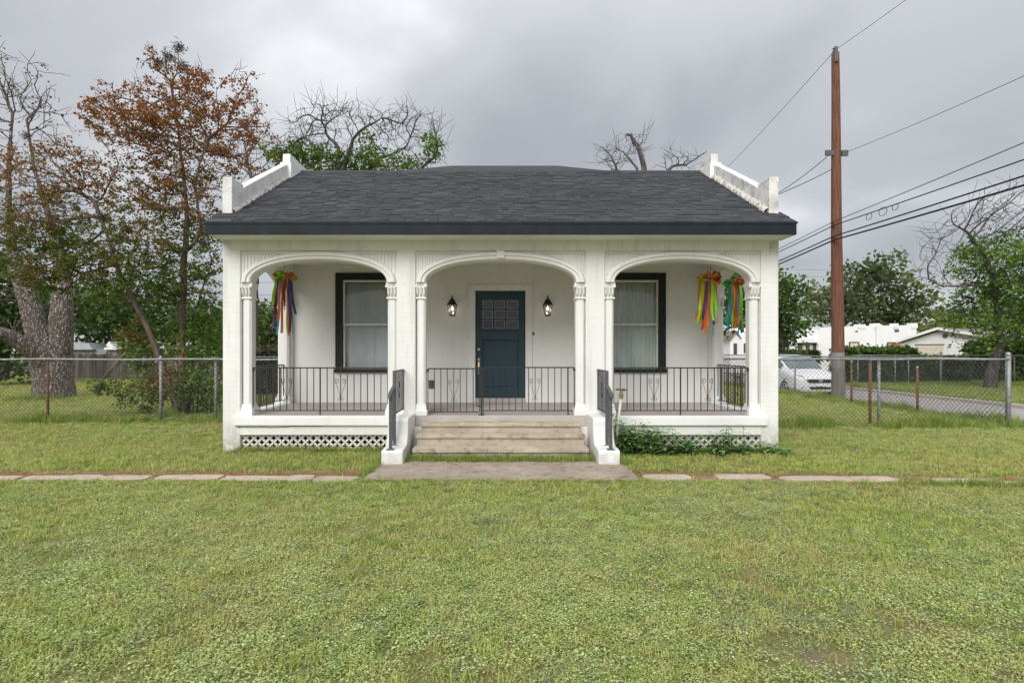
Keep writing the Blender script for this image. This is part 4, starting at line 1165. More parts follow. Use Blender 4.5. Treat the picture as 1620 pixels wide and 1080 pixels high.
for (pyp, pyr, r, lb) in ((352, 222, .011, 'uppermost of the four black cables below the pole bracket'), (358, 250, .016, 'second from top of the four black cables below the bracket'),
                    (375, 275, .021, 'third from top of the four black cables below the bracket'), (381, 290, .026, 'lowest and thickest of the four black cables on the pole')):
    z0 = P(1325, pyp, PY)[2]
    sR = F/ (PX*F/(1620-VX)); YR_ = PX*F/(1620-VX)
    zr_ = CH + (VY-pyr)/ (F/YR_)
    slope_ = (zr_ - z0)/(PY-YR_)
    cable(lb + ', running right', (PX-.2, PY-.2, z0), (PX-.2, -10, z0 + slope_*(PY+10)*.9), .15, r)
    cable(lb + ', running left', (PX-.2, PY-.2, z0), (PX-.3, 64, z0+.4), .9, r)
m = MB()
zs_ = P(1325, 348, 16.5)[2]
for k, (yy, rr) in enumerate(((16.6, .13), (16.0, .17), (15.5, .12))):
    m.tube([(PX-.2, yy + rr*math.cos(a), P(1325, 362, PY)[2]-.05 + .15*k*0 + rr*.7*math.sin(a)) for a in [i*math.pi/8 for i in range(17)]], .008, 4)
o = obj('cable_coil', m, MAT['cable']); tag(o, 'loops of spare cable hanging on the second black cable', 'cable', 'overhead cables along the street')
cable('service wire sagging from the pole bracket to the house, upper of two', (PX-.3, PY-.1, zb-.05), (4.0, 15.5, 4.6), .55, .012)
cable('service wire sagging from the pole bracket to the house, lower of two', (PX-.25, PY-.1, zb-.55), (4.0, 14.2, 4.4), .15, .012)
for i, (xa, ya, xb, yb, Yd, lb) in enumerate(((1200, 425, 1700, 428, 60, 'uppermost faint far wire crossing above the distant trees'), (1200, 437, 1700, 436, 62, 'middle faint far wire crossing above the distant trees'), (1230, 452, 1700, 458, 64, 'lowest faint far wire crossing above the distant trees'),
                                      (300, 461, 520, 465, 40, 'faint far wire seen through the left porch arch'), (300, 448, 520, 440, 42, 'slanting far wire seen through the left porch arch'))):
    cable(lb, P(xa, ya, Yd), P(xb, yb, Yd), .15, .012, 12)

# ------------------------------------------------------------------ white van
def van():
    t = thing('minivan', (13.25, 23.6, -.43), 'white minivan parked on the street facing the fence', 'van')
    MAT['van_paint'] = simple('white_car_paint', (.72, .73, .74), .22, .04, 2, 0, spec=.6)
    MAT['van_glass'] = simple('tinted_car_glass', (.10, .145, .145), .06, .2, 2, 0, spec=.9)
    MAT['van_dark'] = simple('black_plastic_trim', (.015, .015, .016), .5, .2, 9, 0)
    MAT['tyre'] = simple('tyre_rubber', (.02, .02, .02), .85, .2, 9, .2)
    MAT['alloy'] = simple('alloy_wheel', (.45, .46, .47), .35, .15, 9, 0, metal=.7)
    MAT['lamp'] = simple('headlight_lens', (.45, .47, .48), .08, .3, 9, 0, spec=.9)
    #        y     sill(w,z)   mid(w,z)    belt(w,z)    edge(w,z)   top z
    S = [(0.00, .60, .30, .66, .52, .62, .70, .40, .76, .77), (.06, .80, .24, .84, .55, .80, .78, .55, .83, .84), (.25, .93, .22, .95, .58, .92, .88, .66, .92, .93), (.60, .97, .22, .99, .60, .96, .98, .72, 1.02, 1.03),
         (1.05, .97, .22, .99, .62, .95, 1.06, .76, 1.11, 1.13), (1.50, .97, .22, .99, .62, .94, 1.10, .77, 1.36, 1.40), (2.00, .97, .22, .99, .62, .94, 1.12, .72, 1.64, 1.69), (2.6, .97, .22, .99, .62, .94, 1.13, .72, 1.71, 1.76),
         (3.8, .97, .22, .99, .62, .94, 1.13, .72, 1.70, 1.75), (4.6, .97, .24, .98, .62, .93, 1.13, .70, 1.65, 1.69), (4.95, .94, .28, .95, .62, .90, 1.1, .66, 1.45, 1.50), (5.06, .85, .34, .88, .62, .82, 1.05, .55, 1.2, 1.22)]
    def ring(s):
        y, a, b, c, d, e_, f, g_, h, k = s
        half = [(a*.55, b-.02), (a, b), (c, (b+d)/2+.02), (c, d), ((c+e_)/2, (d+f)/2+.03), (e_, f), ((e_+g_)/2+.03, (f+h)/2), (g_, h), (g_*.5, k-.005)]
        pts = [(x, y, z) for x, z in half] + [(0, y, k)] + [(-x, y, z) for x, z in reversed(half)]
        return pts
    m = MB(); R_ = [ring(s) for s in S]; n = len(R_[0])
    for r in R_: m.v.extend(r)
    for i in range(len(R_)-1):
        for j in range(n-1): m.f.append((i*n+j, i*n+j+1, (i+1)*n+j+1, (i+1)*n+j))
        m.f.append((i*n+n-1, i*n, (i+1)*n, (i+1)*n+n-1))
    m.f.append(tuple(range(n-1, -1, -1))); m.f.append(tuple(range((len(R_)-1)*n, len(R_)*n)))
    obj('body', m, MAT['van_paint'], t, smooth=True, local=True)
    def srf(y, k0, k1, v, sx, off=.01):
        ys = [s[0] for s in S]
        def gp(k): 
            half = [ring(s)[k] for s in S]
            return np.interp(y, ys, [p[0] for p in half]), np.interp(y, ys, [p[2] for p in half])
        (xa, za), (xb, zb_) = gp(k0), gp(k1)
        x, z = xa + (xb-xa)*v, za + (zb_-za)*v
        return (sx*(x+off), y, z + off*.6)
    # windscreen
    m = MB(); nu, nv = 10, 6; vs = []
    for j in range(nv+1):
        y = 1.10 + j/nv*.84; ys = [s[0] for s in S]; w = np.interp(y, ys, [s[7] for s in S])*.94; zt_ = np.interp(y, ys, [s[9] for s in S]); ze_ = np.interp(y, ys, [s[8] for s in S])
        for i in range(nu+1):
            u = -1 + 2*i/nu; vs.append((u*w, y-.018, ze_ + (zt_-ze_)*(1-abs(u)**2) + .016))
    m.add(vs, [(j*(nu+1)+i, j*(nu+1)+i+1, (j+1)*(nu+1)+i+1, (j+1)*(nu+1)+i) for j in range(nv) for i in range(nu)]); obj('windscreen', m, MAT['van_glass'], t, smooth=True, local=True)
    for sx in (-1, 1):
        for (ya, yb) in ((1.42, 2.35), (2.45, 3.5), (3.6, 4.55)):
            m = MB(); vs = []
            for y in np.linspace(ya, yb, 6):
                for v in (.10, .5, .9): vs.append(srf(y, 5, 7, v, sx, .012 if v != .5 else .026))
            m.add(vs, [(3*i+j, 3*i+j+1, 3*i+j+4, 3*i+j+3) for i in range(5) for j in range(2)]); obj('side_window', m, MAT['van_glass'], t, smooth=True, local=True)
        for yw in (.98, 4.02):
            m = MB(); m.tube([(sx*.82, yw, .33), (sx*.985, yw, .33)], .40, 24); obj('wheel_arch', m, MAT['van_dark'], t, local=True)
            m = MB(); m.tube([(sx*.80, yw, .33), (sx*.96, yw, .33), (sx*1.0, yw, .33)], [.33, .33, .31], 24); wh = obj('wheel', m, MAT['tyre'], t, smooth=False, local=True)
            m = MB()
            m.tube([(sx*.99, yw, .33), (sx*1.006, yw, .33)], .07, 12)
            for k in range(5):
                a = k*2*math.pi/5 + .3
                m.tube([(sx*1.004, yw, .33), (sx*1.006, yw + .22*math.cos(a), .33 + .22*math.sin(a))], [.035, .05], 4)
            m.tube([(sx*1.003, yw + .225*math.cos(i*math.pi/12), .33 + .225*math.sin(i*math.pi/12)) for i in range(25)], .018, 5); obj('rim', m, MAT['alloy'], wh, local=True)
        m = MB(); vs = [(sx*.47, -.0, .80), (sx*.60, .015, .70), (sx*.86, .20, .72), (sx*.945, .48, .86), (sx*.90, .42, .93), (sx*.72, .12, .88)]
        m.add([(x, y-.035, z+.02) for x, y, z in vs] + [(x, y+.1, z) for x, y, z in vs], [(0, 1, 2, 3, 4, 5)] + [(i, (i+1) % 6, (i+1) % 6+6, i+6) for i in range(6)]); obj('headlight', m, MAT['lamp'], t, local=True)
        m = MB(); m.lathe([(.001, 0), (.055, 0), (.055, .03), (.001, .03)], (0, 0, 0), 10); m.v = [(sx*.72 + a, .03 - c, .40 + b) for a, b, c in m.v]; obj('fog_lamp', m, MAT['lamp'], t, local=True)
        m = MB(); m.lathe([(.02, -.07), (.07, -.05), (.085, 0), (.07, .06), (.02, .08)], (sx*1.07, 1.55, 1.14), 8, sx=1.3, sy=.6); m.box(min(sx*.92, sx*1.05), max(sx*.92, sx*1.05), 1.52, 1.58, 1.09, 1.13); obj('wing_mirror', m, MAT['van_paint'], t, local=True)
        m = MB(); m.tube([(sx*.66, 2.1, 1.72), (sx*.67, 2.25, 1.80), (sx*.67, 4.3, 1.79), (sx*.66, 4.5, 1.71)], .02, 6); obj('roof_rail', m, MAT['van_dark'], t, local=True)
    m = MB(); m.prism([(-.46, .60), (.46, .60), (.56, .72), (.40, .745), (-.40, .745), (-.56, .72)], 'y', -.045, .05); obj('grille', m, MAT['van_dark'], t, bevel=.01, local=True)
    m = MB(); m.prism([(-.40, .33), (.40, .33), (.46, .43), (-.46, .43)], 'y', -.035, .05); obj('lower_grille', m, MAT['van_dark'], t, bevel=.01, local=True)
    m = MB(); m.box(-.66, .66, -.05, .02, .24, .29); obj('chin_strip', m, MAT['lamp'], t, local=True)
    m = MB(); m.box(-.17, .17, -.055, -.04, .47, .575); obj('number_plate', m, MAT['far_white'], t, local=True)
    m = MB(); m.lathe([(.001, 0), (.07, 0), (.07, .02), (.001, .02)], (0, 0, 0), 12, sx=1.3); m.v = [(a, -.05 - c, .685 + b*.8) for a, b, c in m.v]; obj('emblem', m, MAT['alloy'], t, local=True)
    t.scale = (1, 1, 1)
van()

# ------------------------------------------------------------------ far buildings
def bpart(name, mb, mat, t): return obj(name, mb, mat, t)
def far_window(t, x0, x1, z0, z1, y, fill, mull=True):
    m = MB(); w = .09
    m.box(x0, x1, y-.06, y, z0, z0+w); m.box(x0, x1, y-.06, y, z1-w, z1); m.box(x0, x0+w, y-.06, y, z0+w, z1-w); m.box(x1-w, x1, y-.06, y, z0+w, z1-w)
    if mull: m.box(x0+w, x1-w, y-.055, y, (z0+z1)/2-.04, (z0+z1)/2+.04)
    wn_ = obj('window', m, MAT['far_trim'], t)
    m = MB(); m.box(x0+.02, x1-.02, y-.03, y-.005, z0+.02, z1-.02); obj('pane', m, MAT[fill], wn_)
YW = 50.0
def wx(px): return P(px, 0, YW)[0]
def wz(py): return P(0, py, YW)[2]
wh = thing('white_house', (wx(1350), YW, -.3), 'long white flat-roofed house with stepped parapet across the street', 'house')
m = MB(); m.prism([(wx(1196), -.4), (wx(1450), -.4), (wx(1450), wz(514)), (wx(1360), wz(515.5)), (wx(1258), wz(519)), (wx(1196), wz(519))], 'y', YW, YW+12); bpart('wall', m, MAT['far_white'], wh)
for a, b, top in ((1285, 1297, 517), (1356, 1369, 513), (1381, 1392, 511.5), (1413, 1421, 511.5), (1441, 1451, 511)):
    m = MB(); m.box(wx(a), wx(b), YW-.06, YW+.5, wz(519), wz(top)); bpart('parapet_block', m, MAT['far_white'], wh)
m = MB(); m.box(wx(1384), wx(1393), YW-.25, YW+.1, -.4, wz(513.5)); bpart('buttress', m, MAT['far_white'], wh)
far_window(wh, wx(1343), wx(1359), wz(562), wz(540.5), YW, 'cream'); far_window(wh, wx(1403), wx(1434), wz(562), wz(541), YW, 'far_pink', False)
m = MB(); m.box(wx(1411), wx(1423), YW-.07, YW-.02, wz(560), wz(543)); bpart('red_panel', m, MAT['far_red'], wh)
far_window(wh, wx(1262), wx(1291), wz(562), wz(542), YW-.0, 'far_glass', False)
for a, b in ((1269, 1274), (1280, 1285)):
    m = MB(); m.box(wx(a), wx(b), YW-.07, YW-.01, wz(560), wz(544)); bpart('shutter', m, MAT['cream'], wh)
m = MB(); m.prism([(wx(1260), wz(542)), (wx(1293), wz(542)), (wx(1283), wz(535)), (wx(1268), wz(535))], 'y', YW-.5, YW-.02); bpart('awning', m, MAT['far_white'], wh)
for a, b, c, d in ((1415, 1422, 525, 521), (1353, 1357, 525, 523)):
    m = MB(); m.box(wx(a), wx(b), YW-.03, YW+.01, wz(c), wz(d)); bpart('vent', m, MAT['grey_iron'], wh)
# garage
YG = 40.0
def gx(px): return P(px, 0, YG)[0]
def gz(py): return P(0, py, YG)[2]
ga = thing('garage', (P(1497, 0, YG)[0], YG, -.3), 'white gabled garage with brown shingle roof across the street', 'garage', rz=math.radians(-58))
def gl(u): return u*.0487     # gable width in photo pixels -> metres
def gbox(name, a, b, z0, z1, y0, y1, mat):
    m = MB(); m.box(gl(a), gl(b), y0, y1, z0, z1); return obj(name, m, MAT[mat], ga, local=True)
def hz_(py): return gz(py) + .3
m = MB(); m.prism([(gl(-54), -.1), (gl(52), -.1), (gl(52), hz_(537)), (gl(-8), hz_(523)), (gl(-54), hz_(540))], 'y', 0, 7); obj('wall', m, MAT['far_white'], ga, local=True)
m = MB(); m.prism([(gl(-61), hz_(541)), (gl(-8), hz_(521)), (gl(57), hz_(537)), (gl(57), hz_(537)+.14), (gl(-8), hz_(521)+.15), (gl(-61), hz_(541)+.14)], 'y', -.35, 7.3); obj('roof', m, MAT['far_roof'], ga, local=True)
m = MB(); m.prism([(gl(-61.4), hz_(541)-.03), (gl(-8), hz_(521)-.02), (gl(57.4), hz_(537)-.02), (gl(57.4), hz_(537)+.16), (gl(-8), hz_(521)+.17), (gl(-61.4), hz_(541)+.16)], 'y', -.40, -.352); obj('barge_board', m, MAT['far_white'], ga, local=True)
gbox('garage_door', -38, -3, 0, hz_(544.5), -.04, 0, 'cream'); gbox('lintel', -39, -2, hz_(545.4), hz_(544), -.06, -.041, 'far_trim')
for a_, b_ in ((2, 24), (25, 48)): gbox('door_leaf', a_, b_, 0, hz_(542), -.05, 0, 'far_white')
for a_ in (2, 43): gbox('hinge', a_, a_+4, hz_(549.8), hz_(548.2), -.07, -.052, 'black_metal')
m = MB(); m.lathe([(.001, 0), (.16, 0), (.16, .05), (.001, .05)], (0, 0, 0), 12); m.v = [(gl(-1) + a_, -.01 - c_, hz_(531) + b_) for a_, b_, c_ in m.v]; obj('vent', m, MAT['grey_iron'], ga, local=True)
# small white gabled house seen through the right porch arch
YS = 46.0
def sx_(px): return P(px, 0, YS)[0]
def sz_(py): return P(0, py, YS)[2]
sh = thing('small_house', (sx_(1175), YS, -.3), 'small white gabled house seen through the right porch arch', 'house')
m = MB(); m.prism([(sx_(1155), -.4), (sx_(1196), -.4), (sx_(1196), sz_(516)), (sx_(1180), sz_(524)), (sx_(1172), sz_(536)), (sx_(1164), sz_(525)), (sx_(1155), sz_(537))], 'y', YS, YS+8); bpart('wall', m, MAT['far_white'], sh)
m = MB(); m.prism([(sx_(1149), sz_(537)), (sx_(1155), sz_(527)), (sx_(1164), sz_(523)), (sx_(1172), sz_(536)), (sx_(1164), sz_(525)), (sx_(1155), sz_(537))], 'y', YS-.2, YS+7.5); bpart('roof', m, MAT['far_roof'], sh)
far_window(sh, sx_(1160.5), sx_(1165.5), sz_(560), sz_(543), YS, 'far_glass'); far_window(sh, sx_(1176.5), sx_(1182), sz_(558), sz_(543), YS, 'far_glass')
rh = thing('red_roofed_house', (sx_(1142), YS+6, -.3), 'pale house with a red roof left of the small white house', 'house')
m = MB(); m.box(sx_(1120), sx_(1149), YS+6, YS+12, -.4, P(0, 550, YS+6)[2]); bpart('wall', m, MAT['cream'], rh)
m = MB(); m.prism([(sx_(1118), P(0, 551, YS+6)[2]), (sx_(1152), P(0, 551, YS+6)[2]), (sx_(1143), P(0, 543, YS+6)[2]), (sx_(1124), P(0, 543, YS+6)[2])], 'y', YS+5.8, YS+12); bpart('roof', m, MAT['far_red'], rh)
# shed with pale roof behind the wooden fence
YQ = 36.0
def qx(px): return P(px, 0, YQ)[0]
def qz(py): return P(0, py, YQ)[2]
sd_ = thing('shed', (qx(150), YQ, 0), 'grey shed with pale metal roof behind the wooden fence', 'shed')
m = MB(); m.box(qx(108), qx(185), YQ, YQ+5, -.1, qz(552)); bpart('wall', m, simple('grey_shed_wall', (.22, .23, .24), .8, .1, 3), sd_)
m = MB(); m.prism([(qx(104), qz(553)), (qx(152), qz(553)), (qx(146), qz(543)), (qx(112), qz(541))], 'y', YQ-.3, YQ+5); bpart('roof', m, MAT['grey_roof'], sd_)
m = MB(); m.prism([(qx(168), qz(553)), (qx(190), qz(553)), (qx(176), qz(540))], 'y', YQ-.25, YQ+4); bpart('porch_gable', m, MAT['far_white'], sd_)

# ------------------------------------------------------------------ trees: space colonisation towards a cloud of buds
def grow(seeds, att, step, infl, kill, iters, rng, jitter=.12, grav=0.0):
    """seeds: list of (pos, parent index, min radius); att: (n,3). returns pos, parent, minimum radius"""
    pos = [np.array(s[0], float) for s in seeds]; par = [s[1] for s in seeds]; mr = [s[2] for s in seeds]
    A = np.array(att, float); alive = np.ones(len(A), bool)
    nd = np.full(len(A), 1e9); ni = np.zeros(len(A), int)
    def upd(i0):
        Pn = np.array(pos[i0:])
        for c in range(0, len(Pn), 400):
            D = np.linalg.norm(A[:, None, :] - Pn[None, c:c+400, :], axis=2); j = D.argmin(1); dj = D[np.arange(len(A)), j]
            b = dj < nd; nd[b] = dj[b]; ni[b] = j[b] + i0 + c
    upd(0)
    dead = set()
    for it in range(iters):
        m = alive & (nd < infl)
        if not m.any():
            if alive.any() and it < 40: infl *= 1.6; continue
            break
        idx = ni[m]; v = A[m] - np.array([pos[i] for i in idx]); v /= np.linalg.norm(v, axis=1)[:, None] + 1e-9
        n0 = len(pos); u, inv = np.unique(idx, return_inverse=True)
        S = np.zeros((len(u), 3)); np.add.at(S, inv, v)
        made = 0
        for k, i in enumerate(u):
            d = S[k]; L = np.linalg.norm(d)
            if L < 1e-3: d = rng.normal(size=3); L = np.linalg.norm(d)
            d = d/L + rng.normal(size=3)*jitter; d[2] += grav; d /= np.linalg.norm(d)
            if par[i] >= 0:
                o = pos[i]-pos[par[i]]; o /= np.linalg.norm(o)+1e-9; d = d*.72 + o*.28; d /= np.linalg.norm(d)
            q = pos[i] + d*step
            if (i, round(float(q[0]), 2), round(float(q[2]), 2)) in dead: continue
            dead.add((i, round(float(q[0]), 2), round(float(q[2]), 2)))
            pos.append(q); par.append(int(i)); mr.append(0); made += 1
        if not made: break
        upd(n0); alive &= nd > kill
    return np.array(pos), np.array(par), np.array(mr)
def radii(pos, par, mr, r0, p=2.4):
    n = len(pos); acc = np.zeros(n); r = np.zeros(n)
    for i in range(n-1, -1, -1):
        r[i] = max((acc[i])**(1/p) if acc[i] > 0 else r0, mr[i], r0)
        if par[i] >= 0: acc[par[i]] += r[i]**p if mr[i] == 0 else 0
    return r
def limbs_mesh(pos, par, r, rmin=0, flare=0):
    n = len(pos); kids = [[] for _ in range(n)]
    for i in range(n):
        if par[i] >= 0: kids[par[i]].append(i)
    m = MB(); starts = [(i, -1) for i in range(n) if par[i] < 0]
    while starts:
        i, pi = starts.pop(); chain = [pi, i] if pi >= 0 else [i]; 
        while kids[i]:
            ks = sorted(kids[i], key=lambda k: -r[k]); nxt = ks[0]
            for k in ks[1:]: starts.append((k, i))
            chain.append(nxt); i = nxt
        if len(chain) < 2: continue
        rr = [r[k] for k in chain]
        if pi >= 0: rr[0] = rr[1]
        rm = max(rr); nn = 3 if rm < .012 else (4 if rm < .03 else (7 if rm < .12 else 14))
        rr[-1] = rr[-1]*.5
        m.tube([tuple(pos[k]) for k in chain], rr, nn, cap=(rm > .03))
    return m
def leaf_cloud(cent, per, spread, size, colfn, rng, flat=.5, aspect=.45):
    """cent (n,3): leaves as folded rhombi round every centre"""
    n = len(cent)*per
    C = np.repeat(cent, per, 0) + rng.normal(size=(n, 3))*np.array(spread)
    d = rng.normal(size=(n, 3)); d[:, 2] = d[:, 2]*.6 - .15; d /= np.linalg.norm(d, axis=1)[:, None]
    up = rng.normal(size=(n, 3))*(1-flat) + np.array([0, 0, 1])*flat
    s = np.cross(d, up); s /= np.linalg.norm(s, axis=1)[:, None] + 1e-9
    nrm = np.cross(s, d)
    L = size*rng.uniform(.6, 1.35, n)[:, None]
    p0 = C; p2 = C + d*L; p1 = C + d*L*.45 + s*L*aspect + nrm*L*.10; p3 = C + d*L*.45 - s*L*aspect + nrm*L*.10
    V = np.stack([p0, p1, p2, p3], 1).reshape(-1, 3); Fq = np.arange(n*4).reshape(-1, 4)
    col = colfn(C, rng); return V, Fq, np.repeat(np.clip(col, 0.002, 1), 4, 0)
def ellips(rng, n, blobs):
    """blobs: (px, py, Y, rx px, ry px, depth m, weight)"""
    w = np.array([b[6] for b in blobs], float); w /= w.sum(); out = []
    for b, k in zip(blobs, (w*n).astype(int)):
        q = rng.normal(size=(k, 3)); q /= np.linalg.norm(q, axis=1)[:, None]; q *= rng.uniform(0, 1, k)[:, None]**(1/2.4)
        c = np.array(P(b[0], b[1], b[2])); s = b[2]/F
        out.append(c + q*np.array([b[3]*s, b[5], b[4]*s]))
    return np.concatenate(out)
def seedline(lines, Y):
    """lines: list of polylines [(px,py,dY,r), ...]; the first point of a later line may be an int: index to branch from"""
    seeds = []; 
    for ln in lines:
        prev = -1; ppos = None
        for q in ln:
            if isinstance(q, int): prev = q; ppos = np.array(seeds[q][0]); pr_ = seeds[q][2]; continue
            p = np.array(P(q[0], q[1], Y + q[2]))
            if ppos is not None:
                L = np.linalg.norm(p-ppos); k = max(1, int(L/.25))
                for j in range(1, k+1):
                    f = j/k; w = ppos + (p-ppos)*f; seeds.append((w + np.array([.02*math.sin(j*2.1+p[0]), .02*math.cos(j*1.7), 0])*(1 if j < k else 0), prev, pr_ + (q[3]-pr_)*f)); prev = len(seeds)-1
            else: seeds.append((p, prev, q[3])); prev = len(seeds)-1
            ppos = p; pr_ = q[3]
    return seeds
def mixcol(a, b, f): return np.array(a)[None]*(1-f[:, None]) + np.array(b)[None]*f[:, None]
def clump(C, sc, off=0):
    return np.array([noise.noise((c[0]*sc+off, c[1]*sc, c[2]*sc)) for c in C])
def tree(name, label, Y, lines, blobs, n_att, bark_, step=.3, infl=2.2, kill=.38, iters=60, seed=1, r0=.006, jitter=.14,
         leaf_blobs=None, per=10, spread=(.12, .12, .10), size=.075, colfn=None, group=None, cat='tree', leafr=.02, keep=1.0, flat=.5, aspect=.45, p=2.4, grav=0.0, density=None, twigs=0, twig_len=.3, twig_r=.03, crook=.0):
    rng = np.random.default_rng(seed); att = ellips(rng, n_att, blobs); seeds = seedline(lines, Y)
    if crook:
        seeds = [(q + crook*np.array([noise.noise((q[0]*1.3, q[2]*1.3, 1)), noise.noise((q[0]*1.3, q[2]*1.3, 7)), noise.noise((q[0]*1.3, q[2]*1.3, 13))])*(1 if q[2] > 1.0 else 0), a_, b_) for q, a_, b_ in seeds]
    pos, par, mr = grow(seeds, att, step, infl, kill, iters, rng, jitter, grav)
    if twigs:
        rr_ = radii(pos, par, mr, r0, p); src = np.nonzero((rr_ < twig_r) & (np.arange(len(pos)) >= len(seeds)))[0]
        ap, aq = [], []; n0 = len(pos)
        for i in src:
            for k in range(rng.poisson(twigs)):
                d0 = pos[i]-pos[par[i]]; d0 /= np.linalg.norm(d0)+1e-9; d = d0*.6 + rng.normal(size=3)*.55 + np.array([0, 0, .18]); d /= np.linalg.norm(d); q = pos[i]; pi_ = i; L = twig_len*rng.uniform(.5, 1.4)/3
                for j in range(3):
                    d = d + rng.normal(size=3)*.12; d /= np.linalg.norm(d); q = q + d*L; ap.append(q); aq.append(pi_); pi_ = n0 + len(ap) - 1
        if ap: pos = np.concatenate([pos, ap]); par = np.concatenate([par, aq]); mr = np.concatenate([mr, np.zeros(len(ap))])
    r = radii(pos, par, mr, r0, p)
    print(name, len(pos), 'nodes')
    base = tuple(seeds[0][0]); t = thing(name, base, label, cat, group)
    obj('trunk', limbs_mesh(pos, par, r), bark_, t, smooth=True)
    if colfn is not None:
        ok = (r < leafr) & (np.arange(len(pos)) >= len(seeds)); cent = pos[ok]
        if leaf_blobs is not None:
            inside = np.zeros(len(cent), bool)
            for b in leaf_blobs:
                c = np.array(P(b[0], b[1], b[2])); s = b[2]/F; q = (cent-c)/np.array([b[3]*s, max(b[5], .1)*1.6, b[4]*s]); inside |= (q**2).sum(1) < 1
            cent = cent[inside]
        if density is not None: cent = cent[density(cent) > rng.uniform(0, 1, len(cent))]
        cent = cent[rng.uniform(0, 1, len(cent)) < keep]
        if len(cent):
            V, Fq, col = leaf_cloud(cent, per, spread, size, colfn, rng, flat, aspect)
            npmesh('crown', V, Fq, MAT['leaf'], t, cols=col, loc=base)
    return t

def greens(a, b, sc=.9, off=0, dark=.35):
    def f(C, rng):
        q = np.clip(clump(C, sc, off)*.9 + .5 + rng.normal(size=len(C))*.22, 0, 1); c = mixcol(a, b, q)
        return c*rng.uniform(1-dark, 1+dark, len(C))[:, None]
    return f
# crape myrtle in front, rusty above and green below
YM = 13.4
def zpx(C, Y): return VY - (C[:, 2]-CH)*F/C[:, 1]
def myrtle_col(C, rng):
    py = zpx(C, YM); f = np.clip((py-235)/190 + clump(C, 1.1, 3)*.75 + rng.normal(size=len(C))*.20, 0, 1)
    rust = mixcol((.17, .055, .022), (.38, .14, .06), rng.uniform(0, 1, len(C))); rust = np.where(rng.uniform(0, 1, len(C))[:, None] < .15, np.array([[.17, .14, .035]]), rust)
    grn = mixcol((.05, .10, .016), (.16, .22, .04), rng.uniform(0, 1, len(C))**1.3)
    return rust*(1-f[:, None]) + grn*f[:, None]
tree('crape_myrtle', 'tall multi-stemmed crape myrtle with rusty upper leaves left of the house', YM,
     [[(292, 662, 0, 0.1020), (288, 610, 0, 0.0884), (288, 540, .1, 0.0782), (290, 470, .1, 0.0748), (292, 400, .15, 0.0680), (296, 350, .2, 0.0578), (292, 290, .2, 0.0408), (284, 220, .2, 0.0272), (272, 140, .2, 0.0122)],
      [15, (300, 392, -.1, 0.0408), (312, 378, -.2, 0.0374), (319, 360, -.2, 0.0340), (314, 335, -.2, 0.0306), (306, 290, -.3, 0.0238), (330, 220, -.3, 0.0136)],
      [(282, 662, -.15, 0.0748), (270, 615, -.2, 0.0680), (252, 565, -.25, 0.0646), (232, 515, -.3, 0.0612), (208, 470, -.3, 0.0544), (192, 440, -.35, 0.0476), (178, 400, -.4, 0.0408), (168, 365, -.4, 0.0340), (150, 320, -.5, 0.0238)],
      [(296, 660, .2, 0.0340), (305, 600, .3, 0.0272), (306, 500, .3, 0.0238), (330, 430, .3, 0.0082)]],
     [(272, 220, YM, 120, 95, 1.5, 5), (275, 130, YM, 62, 55, .8, 1.3), (205, 180, YM, 55, 42, 1.0, 1.3), (375, 205, YM, 50, 70, .9, 1.3), (385, 130, YM, 25, 20, .5, .3), (250, 330, YM, 110, 70, 1.2, 2.2), (230, 425, YM-.3, 100, 65, 1.1, 3.4), (70, 330, YM-.4, 90, 105, 1.1, 4.2), (105, 265, YM-.4, 42, 50, .7, .7), (90, 420, YM-.4, 95, 48, .9, 3.0), (325, 430, YM+.2, 32, 90, .6, .9)],
     4400, MAT['bark_myrtle'], step=.15, infl=1.6, kill=.17, iters=110, seed=4, r0=.0052, jitter=.18, per=9, spread=(.05, .05, .032), size=.056, colfn=myrtle_col, leafr=.0115, p=2.5, twigs=.55, twig_len=.30, twig_r=.02,
     density=lambda C: np.clip(.50 + 1.7*clump(C*np.array([1, 1, 1.8]), 1.2, 5) + .85*np.clip((zpx(C, YM)-300)/130, 0, 1) - .9*np.clip((150-zpx(C, YM))/70, 0, 1), .08, 1))
# big old pecan with flaking bark behind the left fence
YP = 18.0
tree('pecan_tree', 'massive old tree with pale flaking bark and bare upper branches behind the left fence', YP,
     [[(86, 640, 0, .66), (86, 628, 0, .60), (84, 600, 0, .54), (82, 580, 0, .58)], 
      [4, (62, 530, -.1, .35), (48, 480, -.1, .30), (32, 440, 0, .23), (20, 400, 0, .15), (14, 330, .1, .09), (14, 250, 0, .055), (20, 180, 0, .03)],
      [4, (95, 545, .1, .36), (97, 500, .1, .32), (99, 455, .2, .28), (96, 410, .3, .20), (80, 350, .3, .10), (55, 270, .3, .055), (42, 190, .3, .025)],
      [4, (60, 562, -.5, .26), (20, 534, -1.0, .22), (0, 527, -1.3, .20), (-30, 535, -1.6, .16)]],
     [(14, 130, YP, 60, 65, 1.5, 2), (45, 160, YP, 42, 60, 1.2, 1.5), (5, 220, YP, 60, 60, 2, 1.2), (110, 330, YP+1, 60, 60, 1.5, .8), (20, 480, YP-1.0, 40, 60, 1.0, .4)], 420, MAT['bark_pecan'], step=.24, infl=3, kill=.27, iters=70, seed=7, r0=.0085, jitter=.18, twigs=.6, twig_len=.6, twig_r=.03,
     per=7, spread=(.12, .12, .08), size=.09, colfn=greens((.05, .075, .02), (.10, .13, .035)), leafr=.02, keep=.03)
